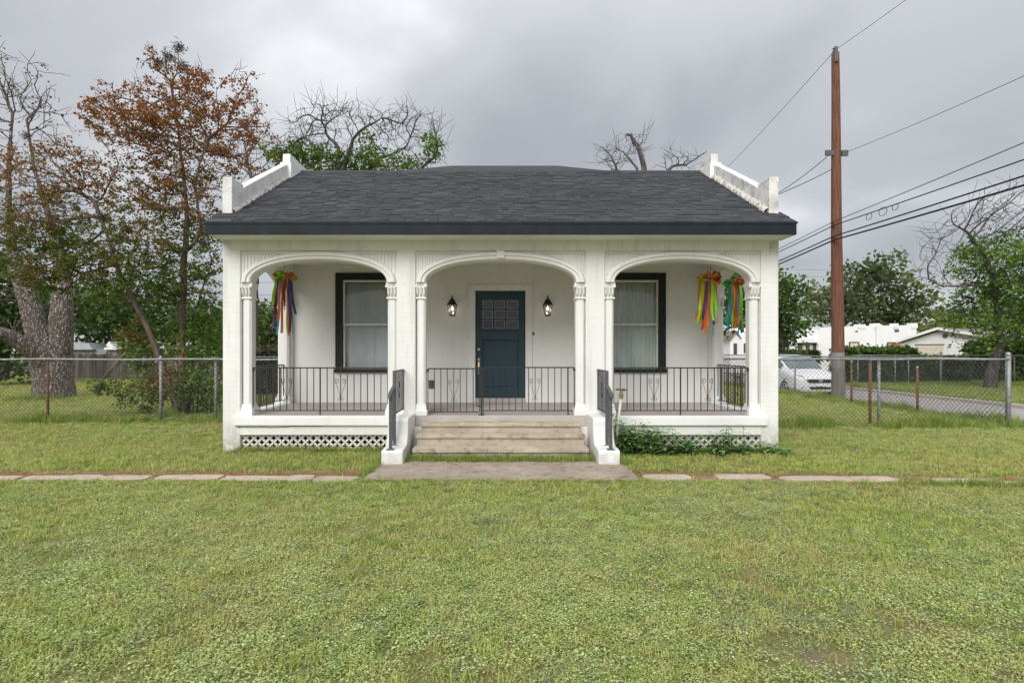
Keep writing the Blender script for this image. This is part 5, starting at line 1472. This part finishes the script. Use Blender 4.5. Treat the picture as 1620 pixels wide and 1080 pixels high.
for i, (px, py, Y, lb) in enumerate(((268, 90, YM, 'top'), (252, 100, YM, 'crown'), (228, 215, YM, 'middle'), (42, 215, YP, 'upper'), (165, 345, YM-.4, 'fork'), (180, 380, YM, 'stem'), (283, 75, YM, 'tip'), (290, 105, YM, 'tip'))):
    rng = np.random.default_rng(60+i); c = np.array([P(px, py, Y)])
    V, Fq, col = leaf_cloud(np.repeat(c, 60, 0), 5, (.06, .06, .06), .10, lambda C, r: mixcol((.03, .032, .033), (.10, .105, .10), r.uniform(0, 1, len(C))), rng, .1, .06)
    o = npmesh('ball_moss', V, Fq, MAT['leaf'], None, cols=col)
    tag(o, ['grey ball moss high on the crape myrtle, top right tip', 'grey ball moss at the very top of the crape myrtle crown', 'grey ball moss in the middle left of the crape myrtle', 'grey ball moss on the bare pecan branches far left', 'grey ball moss in the leaning fork of the crape myrtle', 'grey ball moss on the stem left of the crape myrtle', 'highest grey ball moss on the crape myrtle', 'grey ball moss right of the highest crape myrtle twig'][i], 'moss', 'ball moss clumps in the trees')
# shrubby growth round the myrtle's foot
def shrub_col(C, rng):
    q = np.clip(clump(C, 1.6, 8)*.9 + .5 + rng.normal(size=len(C))*.2, 0, 1); g_ = mixcol((.055, .11, .018), (.18, .27, .05), q)
    r_ = (clump(C, 1.2, 20) > .28) & (rng.uniform(0, 1, len(C)) < .6); g_[r_] = np.array([.26, .11, .045]); return g_*rng.uniform(.7, 1.25, len(C))[:, None]
tree('shrub', 'tangled green shrub with some rusty leaves at the foot of the crape myrtle', 13.6,
     [[(285, 660, .2, .02), (260, 600, .3, .014), (235, 560, .3, .008)], [(310, 660, .1, .02), (318, 580, 0, .014), (322, 520, 0, .008)], [(270, 660, -.2, .015), (225, 640, -.4, .01), (160, 615, -.5, .006)], [(330, 660, 0, .015), (338, 600, 0, .01)]],
     [(312, 565, 13.6, 42, 80, .7, 3.4), (325, 625, 13.5, 32, 36, .6, 1.8), (225, 545, 13.7, 45, 55, .6, 1.6), (240, 620, 13.4, 55, 32, .6, 1.8), (285, 600, 13.3, 40, 40, .4, 1.2), (180, 612, 13.2, 45, 14, .3, .5)], 1300, MAT['bark_dark'], step=.11, infl=1.2, kill=.12, iters=80, seed=9, r0=.003, twigs=.3, twig_len=.2, twig_r=.01,
     per=9, spread=(.07, .07, .06), size=.066, colfn=shrub_col, leafr=.009, keep=.62, cat='shrub')
# half-dead tree behind the roof, left
YD = 24.0
tree('half_dead_tree', 'half-dead tree with bare crooked limbs and green clumps behind the roof, left', YD,
     [[(540, 560, 0, .34), (545, 330, 0, .30), (548, 285, 0, 0.151), (548, 262, 0, 0.128)],
      [(530, 560, 0, .3), (538, 330, 0, .22), (538, 270, 0, 0.093), (535, 235, 0, 0.070), (515, 200, .2, 0.041), (490, 178, .3, 0.023)], 
      [(548, 262, 0, 0.116), (555, 250, 0, 0.087), (554, 222, 0, 0.070), (565, 208, -.2, 0.058), (585, 194, -.3, 0.046), (605, 184, -.2, 0.029), (628, 192, 0, 0.017)],
      [(545, 300, 0, .2), (530, 262, -.3, 0.046), (505, 240, -.6, 0.035), (480, 215, -.7, 0.017)],
      [(548, 300, 0, .2), (590, 262, .3, 0.075), (620, 247, .4, 0.058), (642, 228, .4, 0.035), (655, 205, .3, 0.017)],
      [(600, 330, 0, .2), (640, 285, .3, 0.087), (662, 265, .4, 0.070), (685, 252, .4, 0.041), (692, 235, .3, 0.017)]],
     [(495, 200, YD, 45, 40, 1.0, 3), (540, 190, YD, 50, 28, 1.0, 2.4), (640, 195, YD, 40, 30, .9, 2.8), (605, 200, YD, 40, 25, .9, 1.6), (470, 240, YD, 55, 28, 1.0, 2.2), (690, 225, YD, 18, 40, .6, 1.3), (560, 255, YD, 90, 25, 1.0, 1.8), (660, 250, YD, 40, 20, .8, .8)],
     1500, MAT['bark_dead'], step=.17, infl=1.7, kill=.19, iters=90, seed=12, r0=.0085, jitter=.13, twigs=.6, twig_len=.8, twig_r=.05, crook=.22,
     leaf_blobs=[(505, 258, YD, 60, 22, 1.2, 1), (435, 250, YD, 20, 16, 1.0, 1), (580, 240, YD, 22, 26, 1, 1), (575, 265, YD, 60, 16, 1, 1), (630, 265, YD, 30, 14, 1, 1), (680, 238, YD, 12, 22, 1, 1), (478, 245, YD, 18, 14, 1, 1)], per=9, spread=(.16, .16, .13), size=.13, colfn=greens((.055, .11, .018), (.16, .26, .05)), leafr=.03, keep=.55)
YD2 = 27.0
tree('bare_tree', 'bare forked tree showing above the roof ridge, right of centre', YD2,
     [[(1020, 560, 0, .30), (1022, 300, 0, .18), (1018, 262, 0, .13), (1010, 235, 0, .10), (998, 215, 0, .07), (990, 212, 0, .05)], [(1016, 300, 0, .12), (1006, 262, .2, .06), (985, 240, .3, .03)], [(1040, 300, 0, .12), (1060, 262, .2, .07), (1085, 262, .3, .04), (1120, 240, .4, .02)], [(990, 300, 0, .1), (968, 255, 0, .04)]],
     [(970, 250, YD2, 32, 28, .8, 2.2), (1005, 228, YD2, 26, 22, .7, 1.1), (1075, 255, YD2, 35, 18, .7, 1.2)], 300, MAT['bark_dead'], step=.2, infl=1.5, kill=.22, iters=50, seed=15, r0=.009, jitter=.13, twigs=.6, twig_len=.8, twig_r=.04, crook=.15)
tree('bare_tree', 'thin bare tree reaching out behind the left parapet', 22.0,
     [[(400, 560, 0, .2), (405, 320, 0, .10), (395, 270, 0, .06)]], [(395, 250, 22, 35, 35, .8, 2), (420, 275, 22, 30, 25, .6, 1)], 240, MAT['bark_dead'], step=.2, infl=2.0, kill=.22, iters=50, seed=17, r0=.008, jitter=.22, twigs=.5, twig_len=.5, twig_r=.04)
# tree on the verge across the street, right edge
YV = 27.8
tree('street_tree', 'leafy dark-trunked tree with bare outer twigs on the verge at the right edge', YV,
     [[(1566, 618, 0, .30), (1568, 590, 0, .25), (1574, 565, 0, .23), (1582, 545, 0, .21)], [(1582, 545, 0, .18), (1584, 500, 0, .15), (1574, 450, 0, .16), (1560, 405, 0, .12), (1535, 370, .2, .07), (1510, 355, .3, .03)],
      [(1582, 548, 0, .17), (1605, 530, 0, .15), (1640, 500, 0, .13), (1650, 430, 0, .1)], [(1570, 450, 0, .1), (1535, 452, -.3, .05), (1490, 452, -.4, .035), (1470, 440, -.4, .03), (1470, 425, -.4, .02)]],
     [(1590, 420, YV, 70, 60, 2.2, 4), (1640, 480, YV, 70, 60, 2.2, 3), (1540, 340, YV, 45, 30, 1.2, 2), (1600, 330, YV, 60, 40, 1.4, 2.5), (1490, 390, YV, 35, 40, 1.0, 1.5), (1550, 500, YV, 40, 50, 1.8, 1.6), (1475, 430, YV, 25, 25, .6, .7)],
     1900, MAT['bark_dark'], step=.22, infl=2.2, kill=.26, iters=80, seed=19, r0=.0085, jitter=.13, twigs=.45, twig_len=.8, twig_r=.04, crook=.15,
     leaf_blobs=[(1590, 430, YV, 75, 65, 2.2, 1), (1640, 480, YV, 90, 75, 2.2, 1), (1550, 500, YV, 40, 60, 1.8, 1), (1520, 470, YV, 22, 25, 1.5, 1), (1545, 395, YV, 30, 25, 1, 1)], per=9, spread=(.18, .18, .13), size=.15, colfn=greens((.05, .11, .02), (.19, .30, .06)), leafr=.03, keep=.38)

def bushy(name, label, Y, cx, base, blobs, a, b, n=420, seed=1, size=.3, per=16, spread=.4, step=.55, bark_='bark_dark', group='background trees', cat='tree', tr=.25, keep=1.0, dark=.35):
    top = min(q[1] for q in blobs)
    return tree(name, label, Y, [[(cx, base, 0, tr), (cx+2, (base*2+top)/3, 0, tr*.7), (cx-1, (base+2*top)/3, 0, tr*.4)]], [(q[0], q[1], Y, q[2], q[3], q[4], q[2]*q[3]) for q in blobs], n, MAT[bark_], step=step, infl=step*5, kill=step*1.15, iters=50, seed=seed, r0=.012,
         per=per, spread=(spread, spread, spread*.8), size=size, colfn=greens(a, b, .35/step*.55, seed, dark), leafr=.11, group=group, cat=cat, keep=keep)
G1, G2 = (.03, .06, .016), (.10, .16, .04)
OL1, OL2 = (.045, .065, .028), (.17, .20, .09)
bushy('background_tree', 'largest rounded tree rising behind the long white house', 60, 1370, 560, [(1380, 440, 62, 32, 4), (1330, 475, 60, 35, 4), (1430, 480, 45, 35, 4), (1370, 490, 90, 30, 4), (1290, 495, 35, 25, 3)], OL1, OL2, 900, 31, .45, 14, .55, .8)
bushy('background_tree', 'leafy tree just right of the porch with twigs drooping over the white house', 30, 1235, 580, [(1210, 470, 55, 45, 2.2), (1165, 480, 40, 50, 2.0), (1245, 500, 28, 40, 1.6), (1240, 530, 25, 28, 1.5), (1150, 445, 30, 25, 1.5)], (.035, .075, .016), (.13, .21, .045), 700, 32, .20, 18, .26, .36)
bushy('background_tree', 'yellow-green tree between the white house and the garage', 66, 1460, 560, [(1465, 520, 40, 22, 3), (1500, 515, 35, 18, 3)], (.07, .11, .02), (.19, .25, .06), 260, 33, .5, 14, .6, .9)
bushy('background_tree', 'hazy bluish tree far behind the garage', 85, 1520, 560, [(1520, 508, 60, 26, 4), (1580, 500, 50, 30, 4)], (.06, .085, .055), (.14, .18, .10), 260, 34, .7, 14, .8, 1.2)
bushy('background_tree', 'distant dark tree right of centre behind the white house', 75, 1425, 560, [(1425, 510, 28, 20, 3), (1405, 500, 20, 20, 3)], (.03, .055, .03), (.07, .105, .05), 180, 35, .6, 14, .7, 1.0)
bushy('background_tree', 'dense dark green tree at the far left edge behind the old trunk', 25, 5, 600, [(10, 500, 42, 75, 2.4), (-30, 470, 60, 90, 2.4), (20, 570, 35, 40, 2.0), (5, 425, 30, 30, 2)], (.028, .065, .018), (.085, .15, .035), 700, 36, .20, 18, .28, .40)
bushy('background_tree', 'shady green tree behind the wooden fence between the two trunks', 38, 205, 580, [(190, 490, 60, 45, 3), (255, 500, 45, 45, 3), (165, 530, 45, 22, 2), (320, 510, 40, 40, 3), (120, 480, 40, 40, 3)], (.03, .06, .02), (.10, .155, .045), 640, 37, .30, 16, .4, .55)
bushy('background_tree', 'bright leafy tree filling the left porch arch', 27, 425, 590, [(425, 520, 45, 42, 1.8), (400, 540, 40, 34, 1.6), (455, 505, 35, 35, 1.6), (420, 550, 50, 22, 1.6), (350, 540, 40, 45, 1.6)], (.04, .085, .02), (.14, .22, .055), 640, 38, .19, 20, .24, .36)
bushy('background_tree', 'far treeline tree left of the old trunk', 70, 60, 560, [(60, 490, 70, 50, 5), (150, 500, 60, 40, 5), (270, 520, 60, 30, 5)], (.04, .07, .03), (.11, .15, .06), 420, 39, .6, 14, .75, 1.1)
# hedges
def hedge(name, label, x0, x1, y0, y1, z0, z1, n, size, a, b, seed, kind=None):
    rng = np.random.default_rng(seed); q = rng.uniform(-1, 1, size=(n, 3)); 
    face = rng.integers(0, 3, n); 
    for k in range(3): sel = face == k; q[sel, k] = np.sign(q[sel, k])*rng.uniform(.75, 1.0, sel.sum())
    q[:, 2] *= 1 + .10*np.array([noise.noise((v[0]*4, v[1]*2, seed)) for v in q])
    C = np.stack([(x0+x1)/2 + q[:, 0]*(x1-x0)/2, (y0+y1)/2 + q[:, 1]*(y1-y0)/2, (z0+z1)/2 + q[:, 2]*(z1-z0)/2], 1)
    t = thing(name, ((x0+x1)/2, (y0+y1)/2, z0), label, 'hedge')
    V, Fq, col = leaf_cloud(C, 6, (size*.6,)*3, size, greens(a, b, 1.2, seed), rng)
    npmesh('foliage', V, Fq, MAT['leaf'], t, cols=col, loc=t.location)
    m = MB()
    for k in range(9):
        xx = x0 + (x1-x0)*(k+.5)/9; m.tube([(xx, (y0+y1)/2, z0-.1), (xx+.1, (y0+y1)/2+.1, z1-.3)], .04, 5)
    obj('stems', m, MAT['bark_dark'], t)
    m = MB(); m.box(x0+.25, x1-.25, y0+.25, y1-.25, z0, z1-.25); obj('dark_core', m, simple('hedge_dark_core', (.02, .032, .012), 1, .3, 6, .8, 20), t)  # solid near-black green box filling the inside of the hedge
YH = 32.0
hedge('hedge', 'thick green hedge in front of the white house across the street', P(1340, 0, YH)[0], P(1456, 0, YH)[0], YH, YH+1.6, -.3, P(0, 552, YH)[2], 2600, .16, (.025, .055, .012), (.10, .17, .035), 41)
hedge('hedge', 'low clipped hedge under the shuttered window of the white house', P(1235, 0, 48)[0], P(1297, 0, 48)[0], 48, 49, -.3, P(0, 556, 48)[2], 1300, .18, (.03, .06, .015), (.10, .14, .04), 42)
hedge('hedge', 'scrubby weeds and bushes along the neighbour fence before the garage', P(1458, 0, 33)[0], P(1535, 0, 33)[0], 33, 34.2, -.3, P(0, 566, 33)[2], 1100, .15, (.05, .08, .02), (.20, .22, .09), 43)
hedge('hedge', 'leafy bank of shrubs under the right edge tree across the street', P(1592, 0, 33)[0], P(1760, 0, 33)[0], 33.5, 36, -.3, P(0, 540, 33)[2], 2600, .22, (.03, .065, .014), (.11, .18, .04), 44)
hedge('hedge', 'brown twiggy brush along the back fence seen through the left arch', -9.5, -6.0, 19.3, 20.2, 0, 1.62, 1600, .10, (.07, .06, .045), (.17, .145, .11), 45)

# ------------------------------------------------------------------ leafy plants before the right lattice
def plant(x, y, h, n, seed, label, sp=.16):
    rng = np.random.default_rng(seed); R = random.Random(seed)
    t = thing('leafy_plant', (x, y, 0), label, 'plant', 'leafy plants along the right porch base')
    st = MB(); V, Fq, col = [], [], []
    for k in range(n):
        bx, by = x + R.gauss(0, sp*.7), y + R.gauss(0, .06); hh = h*1.15*R.uniform(.5, 1.05); lx, ly = R.gauss(0, .10), R.gauss(-.03, .06)
        pts = [(bx + lx*f*f, by + ly*f*f, hh*f) for f in (0, .35, .7, 1)]; st.tube(pts, [.005, .004, .003, .002], 4)
        for q in range(7):
            f = .25 + .75*q/6; px_, py_, pz_ = bx + lx*f*f, by + ly*f*f, hh*f
            for sgn in (0, math.pi):
                a = q*1.4 + sgn + R.uniform(-.4, .4); L = R.uniform(.10, .16)*(1.1-.3*f); d = np.array([math.cos(a), math.sin(a), R.uniform(-.15, .5)]); d /= np.linalg.norm(d)
                s = np.cross(d, [0, 0, 1]); s /= np.linalg.norm(s); c0 = np.array([px_, py_, pz_]); w = L*.19; dr = np.array([0, 0, -L*.22])
                o = len(V); V += [c0, c0 + d*L*.4 + s*w, c0 + d*L*.4 - s*w, c0 + d*L*.75 + s*w*.7 + dr*.4, c0 + d*L*.75 - s*w*.7 + dr*.4, c0 + d*L + dr]
                Fq += [(o, o+2, o+1), (o+1, o+2, o+4), (o+1, o+4, o+3), (o+3, o+4, o+5)]
                cc = np.array([.17, .31, .10])*R.uniform(.6, 1.4) + np.array([.03, .03, 0])*R.random(); col += [cc]*6
    obj('stems', st, MAT['bark_dark'], t)
    npmesh('foliage', np.array(V), np.array(Fq), MAT['leaf'], t, cols=np.array(col), loc=(x, y, 0))
for i, (px, h, n, lb) in enumerate(((972, .50, 16, 'tallest leafy plant right beside the right cheek wall'), (990, .42, 16, 'leafy plant behind the leaning standpipe'), (1010, .36, 14, 'bushy plant between the standpipe and the lattice'), (1034, .34, 14, 'leafy plant covering the left end of the right lattice'),
                                 (1056, .36, 8, 'upright leafy plant left of the middle of the right lattice'), (1080, .24, 8, 'low leafy plant at the middle of the right lattice'), (1104, .16, 6, 'sparse low plant right of the middle of the right lattice'), (1150, .42, 7, 'lone upright plant near the right end of the lattice'), (1140, .26, 7, 'short plant at the foot of the lone upright plant'), (1180, .16, 5, 'tiny plant at the far right end of the lattice'), (1226, .16, 8, 'low plant at the foot of the right corner pillar'))):
    Yp = 8.16 if px > 985 else 7.98
    plant(P(px, 0, Yp)[0], Yp, h, n, 70+i, lb)
plant(P(972, 0, 8.15)[0], 8.05, .78, 3, 90, 'single tall stem rising beside the right handrail', .03)

# ------------------------------------------------------------------ grass, weeds and straw on the lawn
def tuft_mesh(name, kind, seed, mat):
    R = random.Random(seed); m = MB()
    if kind in ('grass', 'tall', 'straw'):
        n = {'grass': 17, 'tall': 22, 'straw': 9}[kind]
        for k in range(n):
            a = R.uniform(0, 6.283); rr = .055*math.sqrt(R.random()); bx, by = rr*math.cos(a), rr*math.sin(a)
            h = {'grass': R.uniform(.014, .036), 'tall': R.uniform(.06, .15), 'straw': R.uniform(.006, .018)}[kind]
            ln = {'grass': R.uniform(.01, .04), 'tall': R.uniform(.02, .09), 'straw': R.uniform(.03, .09)}[kind]
            w = {'grass': .0022, 'tall': .0030, 'straw': .0016}[kind]; b = R.uniform(0, 6.283); dx, dy = math.cos(b), math.sin(b); sx, sy = -dy*w, dx*w
            m.add([(bx-sx, by-sy, 0), (bx+sx, by+sy, 0), (bx + dx*ln*.4 + sx*.8, by + dy*ln*.4 + sy*.8, h*.65), (bx + dx*ln*.4 - sx*.8, by + dy*ln*.4 - sy*.8, h*.65), (bx + dx*ln, by + dy*ln, h)], [(0, 1, 2, 3), (3, 2, 4)])
    else:
        for k in range(20):
            a = R.uniform(0, 6.283); rr = .06*math.sqrt(R.random()); cx, cy, cz = rr*math.cos(a), rr*math.sin(a), R.uniform(.006, .034)
            L = R.uniform(.007, .0145); b = R.uniform(0, 6.283); t = R.uniform(-.35, .6); d = (math.cos(b)*math.cos(t), math.sin(b)*math.cos(t), math.sin(t)); s = (-math.sin(b), math.cos(b), R.uniform(-.3, .3)); w = L*.42
            m.add([(cx, cy, cz), (cx + d[0]*L*.55 + s[0]*w, cy + d[1]*L*.55 + s[1]*w, cz + d[2]*L*.55 + s[2]*w*.5), (cx + d[0]*L, cy + d[1]*L, cz + d[2]*L), (cx + d[0]*L*.55 - s[0]*w, cy + d[1]*L*.55 - s[1]*w, cz + d[2]*L*.55 - s[2]*w*.5)], [(0, 1, 2, 3)])
    me = bpy.data.meshes.new(name); me.from_pydata(m.v, [], m.f); me.materials.append(mat); return me
def scatter(name, label, cat, pts, scl, kind, mat, seed, nvar=4):
    rng = np.random.default_rng(seed); col_ = bpy.data.collections.new(name + '_sources')
    for k in range(nvar):
        o = bpy.data.objects.new('%s_tuft_%d' % (name, k), tuft_mesh(name + '_tuft', kind, seed*10+k, mat)); col_.objects.link(o)
    n = len(pts); me = bpy.data.meshes.new(name); me.vertices.add(n); me.vertices.foreach_set('co', pts.astype(np.float32).ravel())
    for an, ty, arr in (('rotz', 'FLOAT', rng.uniform(0, 6.283, n)), ('scl', 'FLOAT', scl), ('var', 'INT', rng.integers(0, nvar, n))):
        at = me.attributes.new(an, ty, 'POINT'); at.data.foreach_set('value', arr.astype(np.float32 if ty == 'FLOAT' else np.int32))
    o = bpy.data.objects.new(name, me); COL.objects.link(o); tag(o, label, cat, kind='stuff')
    ng = bpy.data.node_groups.new(name + '_scatter', 'GeometryNodeTree')
    ng.interface.new_socket('Geometry', in_out='INPUT', socket_type='NodeSocketGeometry'); ng.interface.new_socket('Geometry', in_out='OUTPUT', socket_type='NodeSocketGeometry')
    N = ng.nodes; gi = N.new('NodeGroupInput'); go = N.new('NodeGroupOutput'); ip = N.new('GeometryNodeInstanceOnPoints'); ci = N.new('GeometryNodeCollectionInfo')
    ci.inputs['Collection'].default_value = col_; ci.inputs['Separate Children'].default_value = True; ci.inputs['Reset Children'].default_value = True
    ip.inputs['Pick Instance'].default_value = True
    def na(nm, ty):
        x = N.new('GeometryNodeInputNamedAttribute'); x.data_type = ty; x.inputs['Name'].default_value = nm; return x.outputs['Attribute']
    cx = N.new('ShaderNodeCombineXYZ'); ng.links.new(na('rotz', 'FLOAT'), cx.inputs[2])
    ng.links.new(gi.outputs[0], ip.inputs['Points']); ng.links.new(ci.outputs[0], ip.inputs['Instance']); ng.links.new(na('var', 'INT'), ip.inputs['Instance Index'])
    ng.links.new(cx.outputs[0], ip.inputs['Rotation']); ng.links.new(na('scl', 'FLOAT'), ip.inputs['Scale']); ng.links.new(ip.outputs[0], go.inputs[0])
    md = o.modifiers.new('scatter', 'NODES'); md.node_group = ng
    return o
RNG = np.random.default_rng(77)
def pts_area(dens_near, far, ymin=1.9, power=1.5, ref=5.0):
    """points over the lawn, thinning with distance from the viewpoint but never with what is in view"""
    xs, ys = [], []
    y = ymin
    while y < far:
        dy = .25 if y < 12 else .8
        hw0, hw1 = -(y*.97 + 1.2), (y*.95 + 1.2); hw1 = min(hw1, 11.2); hw0 = max(hw0, -34)
        d = dens_near*min(1, (ref/y))**power; n = int(d*dy*(hw1-hw0))
        xs.append(RNG.uniform(hw0, hw1, n)); ys.append(RNG.uniform(y, y+dy, n)); y += dy
    x, y = np.concatenate(xs), np.concatenate(ys)
    bad = (np.abs(x) < 4.10) & (y > 8.44) & (y < 20.1)
    bad |= (np.abs(x) < 1.57) & (y > 6.56) & (y < 7.70)
    bad |= (np.abs(x) < 1.56) & (y > 7.62) & (y < 8.5)
    for (cx, cy, hx, hy) in STONE_RECTS: bad |= (np.abs(x-cx) < hx-.02) & (np.abs(y-cy) < hy-.015)
    x, y = x[~bad], y[~bad]; z = np.interp(x, [-99, 10.3, 11.1, 11.4], [0, 0, -.24, -.5])
    return np.stack([x, y, z], 1)
def nz(Pt, s, off): return np.array([noise.noise((p[0]*s+off, p[1]*s, off)) for p in Pt])
def path_dist(Pt):
    return np.abs(Pt[:, 1] - np.where(Pt[:, 0] < 0, 6.76, 6.79 - .085*(Pt[:, 0]-1.7)))
# grass
p_ = pts_area(420, 34); v = nz(p_, .8, 3) + .5*nz(p_, 3, 9); near = np.exp(-((p_[:, 1]-7.6)/1.6)**2)
bare = np.exp(-(((p_[:, 0]-1.55)/.35)**2 + ((p_[:, 1]-2.75)/.22)**2)) + .6*np.exp(-(((p_[:, 0]+.35)/.2)**2 + ((p_[:, 1]-2.75)/.12)**2)) + np.exp(-(((p_[:, 0]-2.3)/.4)**2 + ((p_[:, 1]-3.1)/.2)**2))*.7
pr = np.clip(.62 + .5*v + .35*near, .12, 1)*(1-.95*np.clip(bare, 0, 1)); on_path = (path_dist(p_) < .25) & (np.abs(p_[:, 0]) > 1.6) & (p_[:, 0] > -13)
pr = np.where(on_path, .07, pr); k = RNG.uniform(0, 1, len(p_)) < pr; g_ = p_[k]
sc_arr = RNG.uniform(.8, 1.35, len(g_))*np.clip(1 + (g_[:, 1]-6)*.06, 1, 2.4)*(1 + .25*np.exp(-((g_[:, 1]-7.6)/1.4)**2))
scatter('grass', 'short patchy yellow-green grass of the lawn', 'grass', g_, sc_arr, 'grass', MAT['grass'], 5)
# low weeds among the grass in the foreground
p_ = pts_area(820, 16, power=2.0); v = nz(p_, .7, 23) + .6*nz(p_, 2.6, 29)
pr = np.clip(.55 + .9*v - .45*np.exp(-((p_[:, 1]-7.5)/1.1)**2), .03, 1); on_path = (path_dist(p_) < .25) & (np.abs(p_[:, 0]) > 1.6)
bare = np.exp(-(((p_[:, 0]-1.55)/.35)**2 + ((p_[:, 1]-2.75)/.22)**2)) + .6*np.exp(-(((p_[:, 0]+.35)/.2)**2 + ((p_[:, 1]-2.75)/.12)**2)) + np.exp(-(((p_[:, 0]-2.3)/.4)**2 + ((p_[:, 1]-3.1)/.2)**2))*.7
pr = np.where(on_path, .02, pr)*(1-.9*np.clip(bare, 0, 1)); k = RNG.uniform(0, 1, len(p_)) < pr; w_ = p_[k]
scatter('low_weeds', 'pale small-leaved clover-like weeds spreading through the lawn', 'weeds', w_, RNG.uniform(.8, 1.3, len(w_))*np.clip(1 + (w_[:, 1]-6)*.05, 1, 2), 'clover', MAT['clover'], 6)
# bigger grey-green rosettes
p_ = pts_area(60, 9, power=1.2); v = nz(p_, .9, 43); k = (v + .18*RNG.normal(size=len(p_)) > .16) & (path_dist(p_) > .3); b_ = p_[k]
MAT['rosette'] = blade_mat('grey_green_weed_leaf', [(0., (.14, .20, .10)), (.6, (.21, .27, .16)), (1., (.28, .33, .22))], (.20, .26, .13), .3)
scatter('broad_weeds', 'scattered grey-green broad-leaved weeds on the lawn', 'weeds', b_, RNG.uniform(1.0, 1.7, len(b_)), 'clover', MAT['rosette'], 8)
# straw
p_ = pts_area(120, 12, power=1.5); v = nz(p_, .6, 63); pd = path_dist(p_)
pr = np.where((pd < .32) & (p_[:, 0] > -13), .95, np.clip(.16 + .55*v, .02, .6)); k = RNG.uniform(0, 1, len(p_)) < pr; s_p = p_[k]
extra = np.stack([RNG.uniform(-9, 9, 2600), 6.86 + .09*RNG.normal(size=2600), np.full(2600, .006)], 1); extra[:, 1] -= np.where(extra[:, 0] > 1.7, .09*(extra[:, 0]-1.7) - .04, 0); extra = extra[np.abs(extra[:, 0]) > 1.65]
s_p = np.concatenate([s_p, extra])
scatter('straw', 'dry brown straw and thatch lying in the lawn and along the path', 'straw', s_p, RNG.uniform(.7, 1.5, len(s_p)), 'straw', MAT['straw'], 7)
# taller grass along fences, steps, slab and walls
T = []
def strip(x0, y0, x1, y1, n, wd):
    f = RNG.uniform(0, 1, n); x = x0 + (x1-x0)*f + RNG.normal(size=n)*wd*(abs(y1-y0) > abs(x1-x0)); y = y0 + (y1-y0)*f + RNG.normal(size=n)*wd*(abs(x1-x0) >= abs(y1-y0)); T.append(np.stack([x, y, [ground_z(q) for q in x]], 1))
strip(-1.26, 7.60, 1.26, 7.60, 620, .05); strip(-1.5, 7.69, 1.5, 7.69, 260, .03); strip(-1.62, 6.46, 1.66, 6.46, 520, .035); strip(-3.9, 8.36, -1.6, 8.36, 260, .05); strip(1.6, 8.34, 4.1, 8.34, 200, .05)
strip(-12.5, 6.44, -1.8, 6.52, 1500, .05); strip(1.8, 6.52, 8.6, 6.02, 900, .05); strip(-1.62, 7.3, -1.62, 8.3, 110, .03); strip(1.62, 7.2, 1.62, 8.3, 110, .03); strip(-1.63, 6.5, -1.60, 7.3, 60, .03)
strip(-13, FL, -4.15, FL, 900, .10); strip(4.2, FR_, 10.0, FR_, 900, .12); strip(9.95, 11.2, 9.95, 26, 900, .16); strip(10.6, 10, 10.6, 26, 1600, .3); strip(-4.25, 8.6, -4.25, 12, 160, .05); strip(4.25, 8.5, 4.25, 11, 140, .05)
strip(-7.6, 13.2, -5.6, 13.2, 400, .35); strip(-15, 17.5, -12.8, 17.5, 260, .25); strip(10.95, 18.2, 10.95, 18.8, 60, .2)
strip(17.8, 18, 17.8, 40, 900, .12); strip(19.5, 30.6, 33, 29.6, 900, .2)
p_ = pts_area(26, 14, power=1.2); v = nz(p_, 1.3, 91) + .4*RNG.normal(size=len(p_)); p_ = p_[(v > .35) & (path_dist(p_) > .25)]; n_lawn = len(p_); lawn_cl = p_
pool = np.concatenate(T); pool = pool[~((np.abs(pool[:, 0]) < 1.255) & (pool[:, 1] > 7.69))]
sc_arr = RNG.uniform(.35, .95, len(pool))*np.where(pool[:, 1] < 8.5, 1.0, np.clip(.8 + 1.1*nz(pool, 1.1, 71), .3, 1.5)); sc_arr *= np.where(pool[:, 1] > 10, np.where(pool[:, 1] > 11.6, 1.7, 1.9), 1.0); sc_arr *= np.where((pool[:, 1] > 6.3) & (pool[:, 1] < 6.66), np.where(np.abs(pool[:, 0]) > 1.7, .26, .45), 1)
pool = np.concatenate([pool, lawn_cl]); sc_arr = np.concatenate([sc_arr, RNG.uniform(.22, .45, n_lawn)])
scatter('tall_grass', 'taller uncut grass along the fences, walls, steps and slab', 'grass', pool, sc_arr, 'tall', MAT['grass_tall'], 9)
# verge and lawn beyond the street
xs = RNG.uniform(17.7, 40, 7000); ys = RNG.uniform(17, 48, 7000); far_g = np.stack([xs, ys, np.full(7000, -.31)], 1)
scatter('verge_grass', 'mown grass of the verge and yards across the street', 'grass', far_g, RNG.uniform(2.2, 3.6, 7000), 'grass', MAT['grass_tall'], 10)
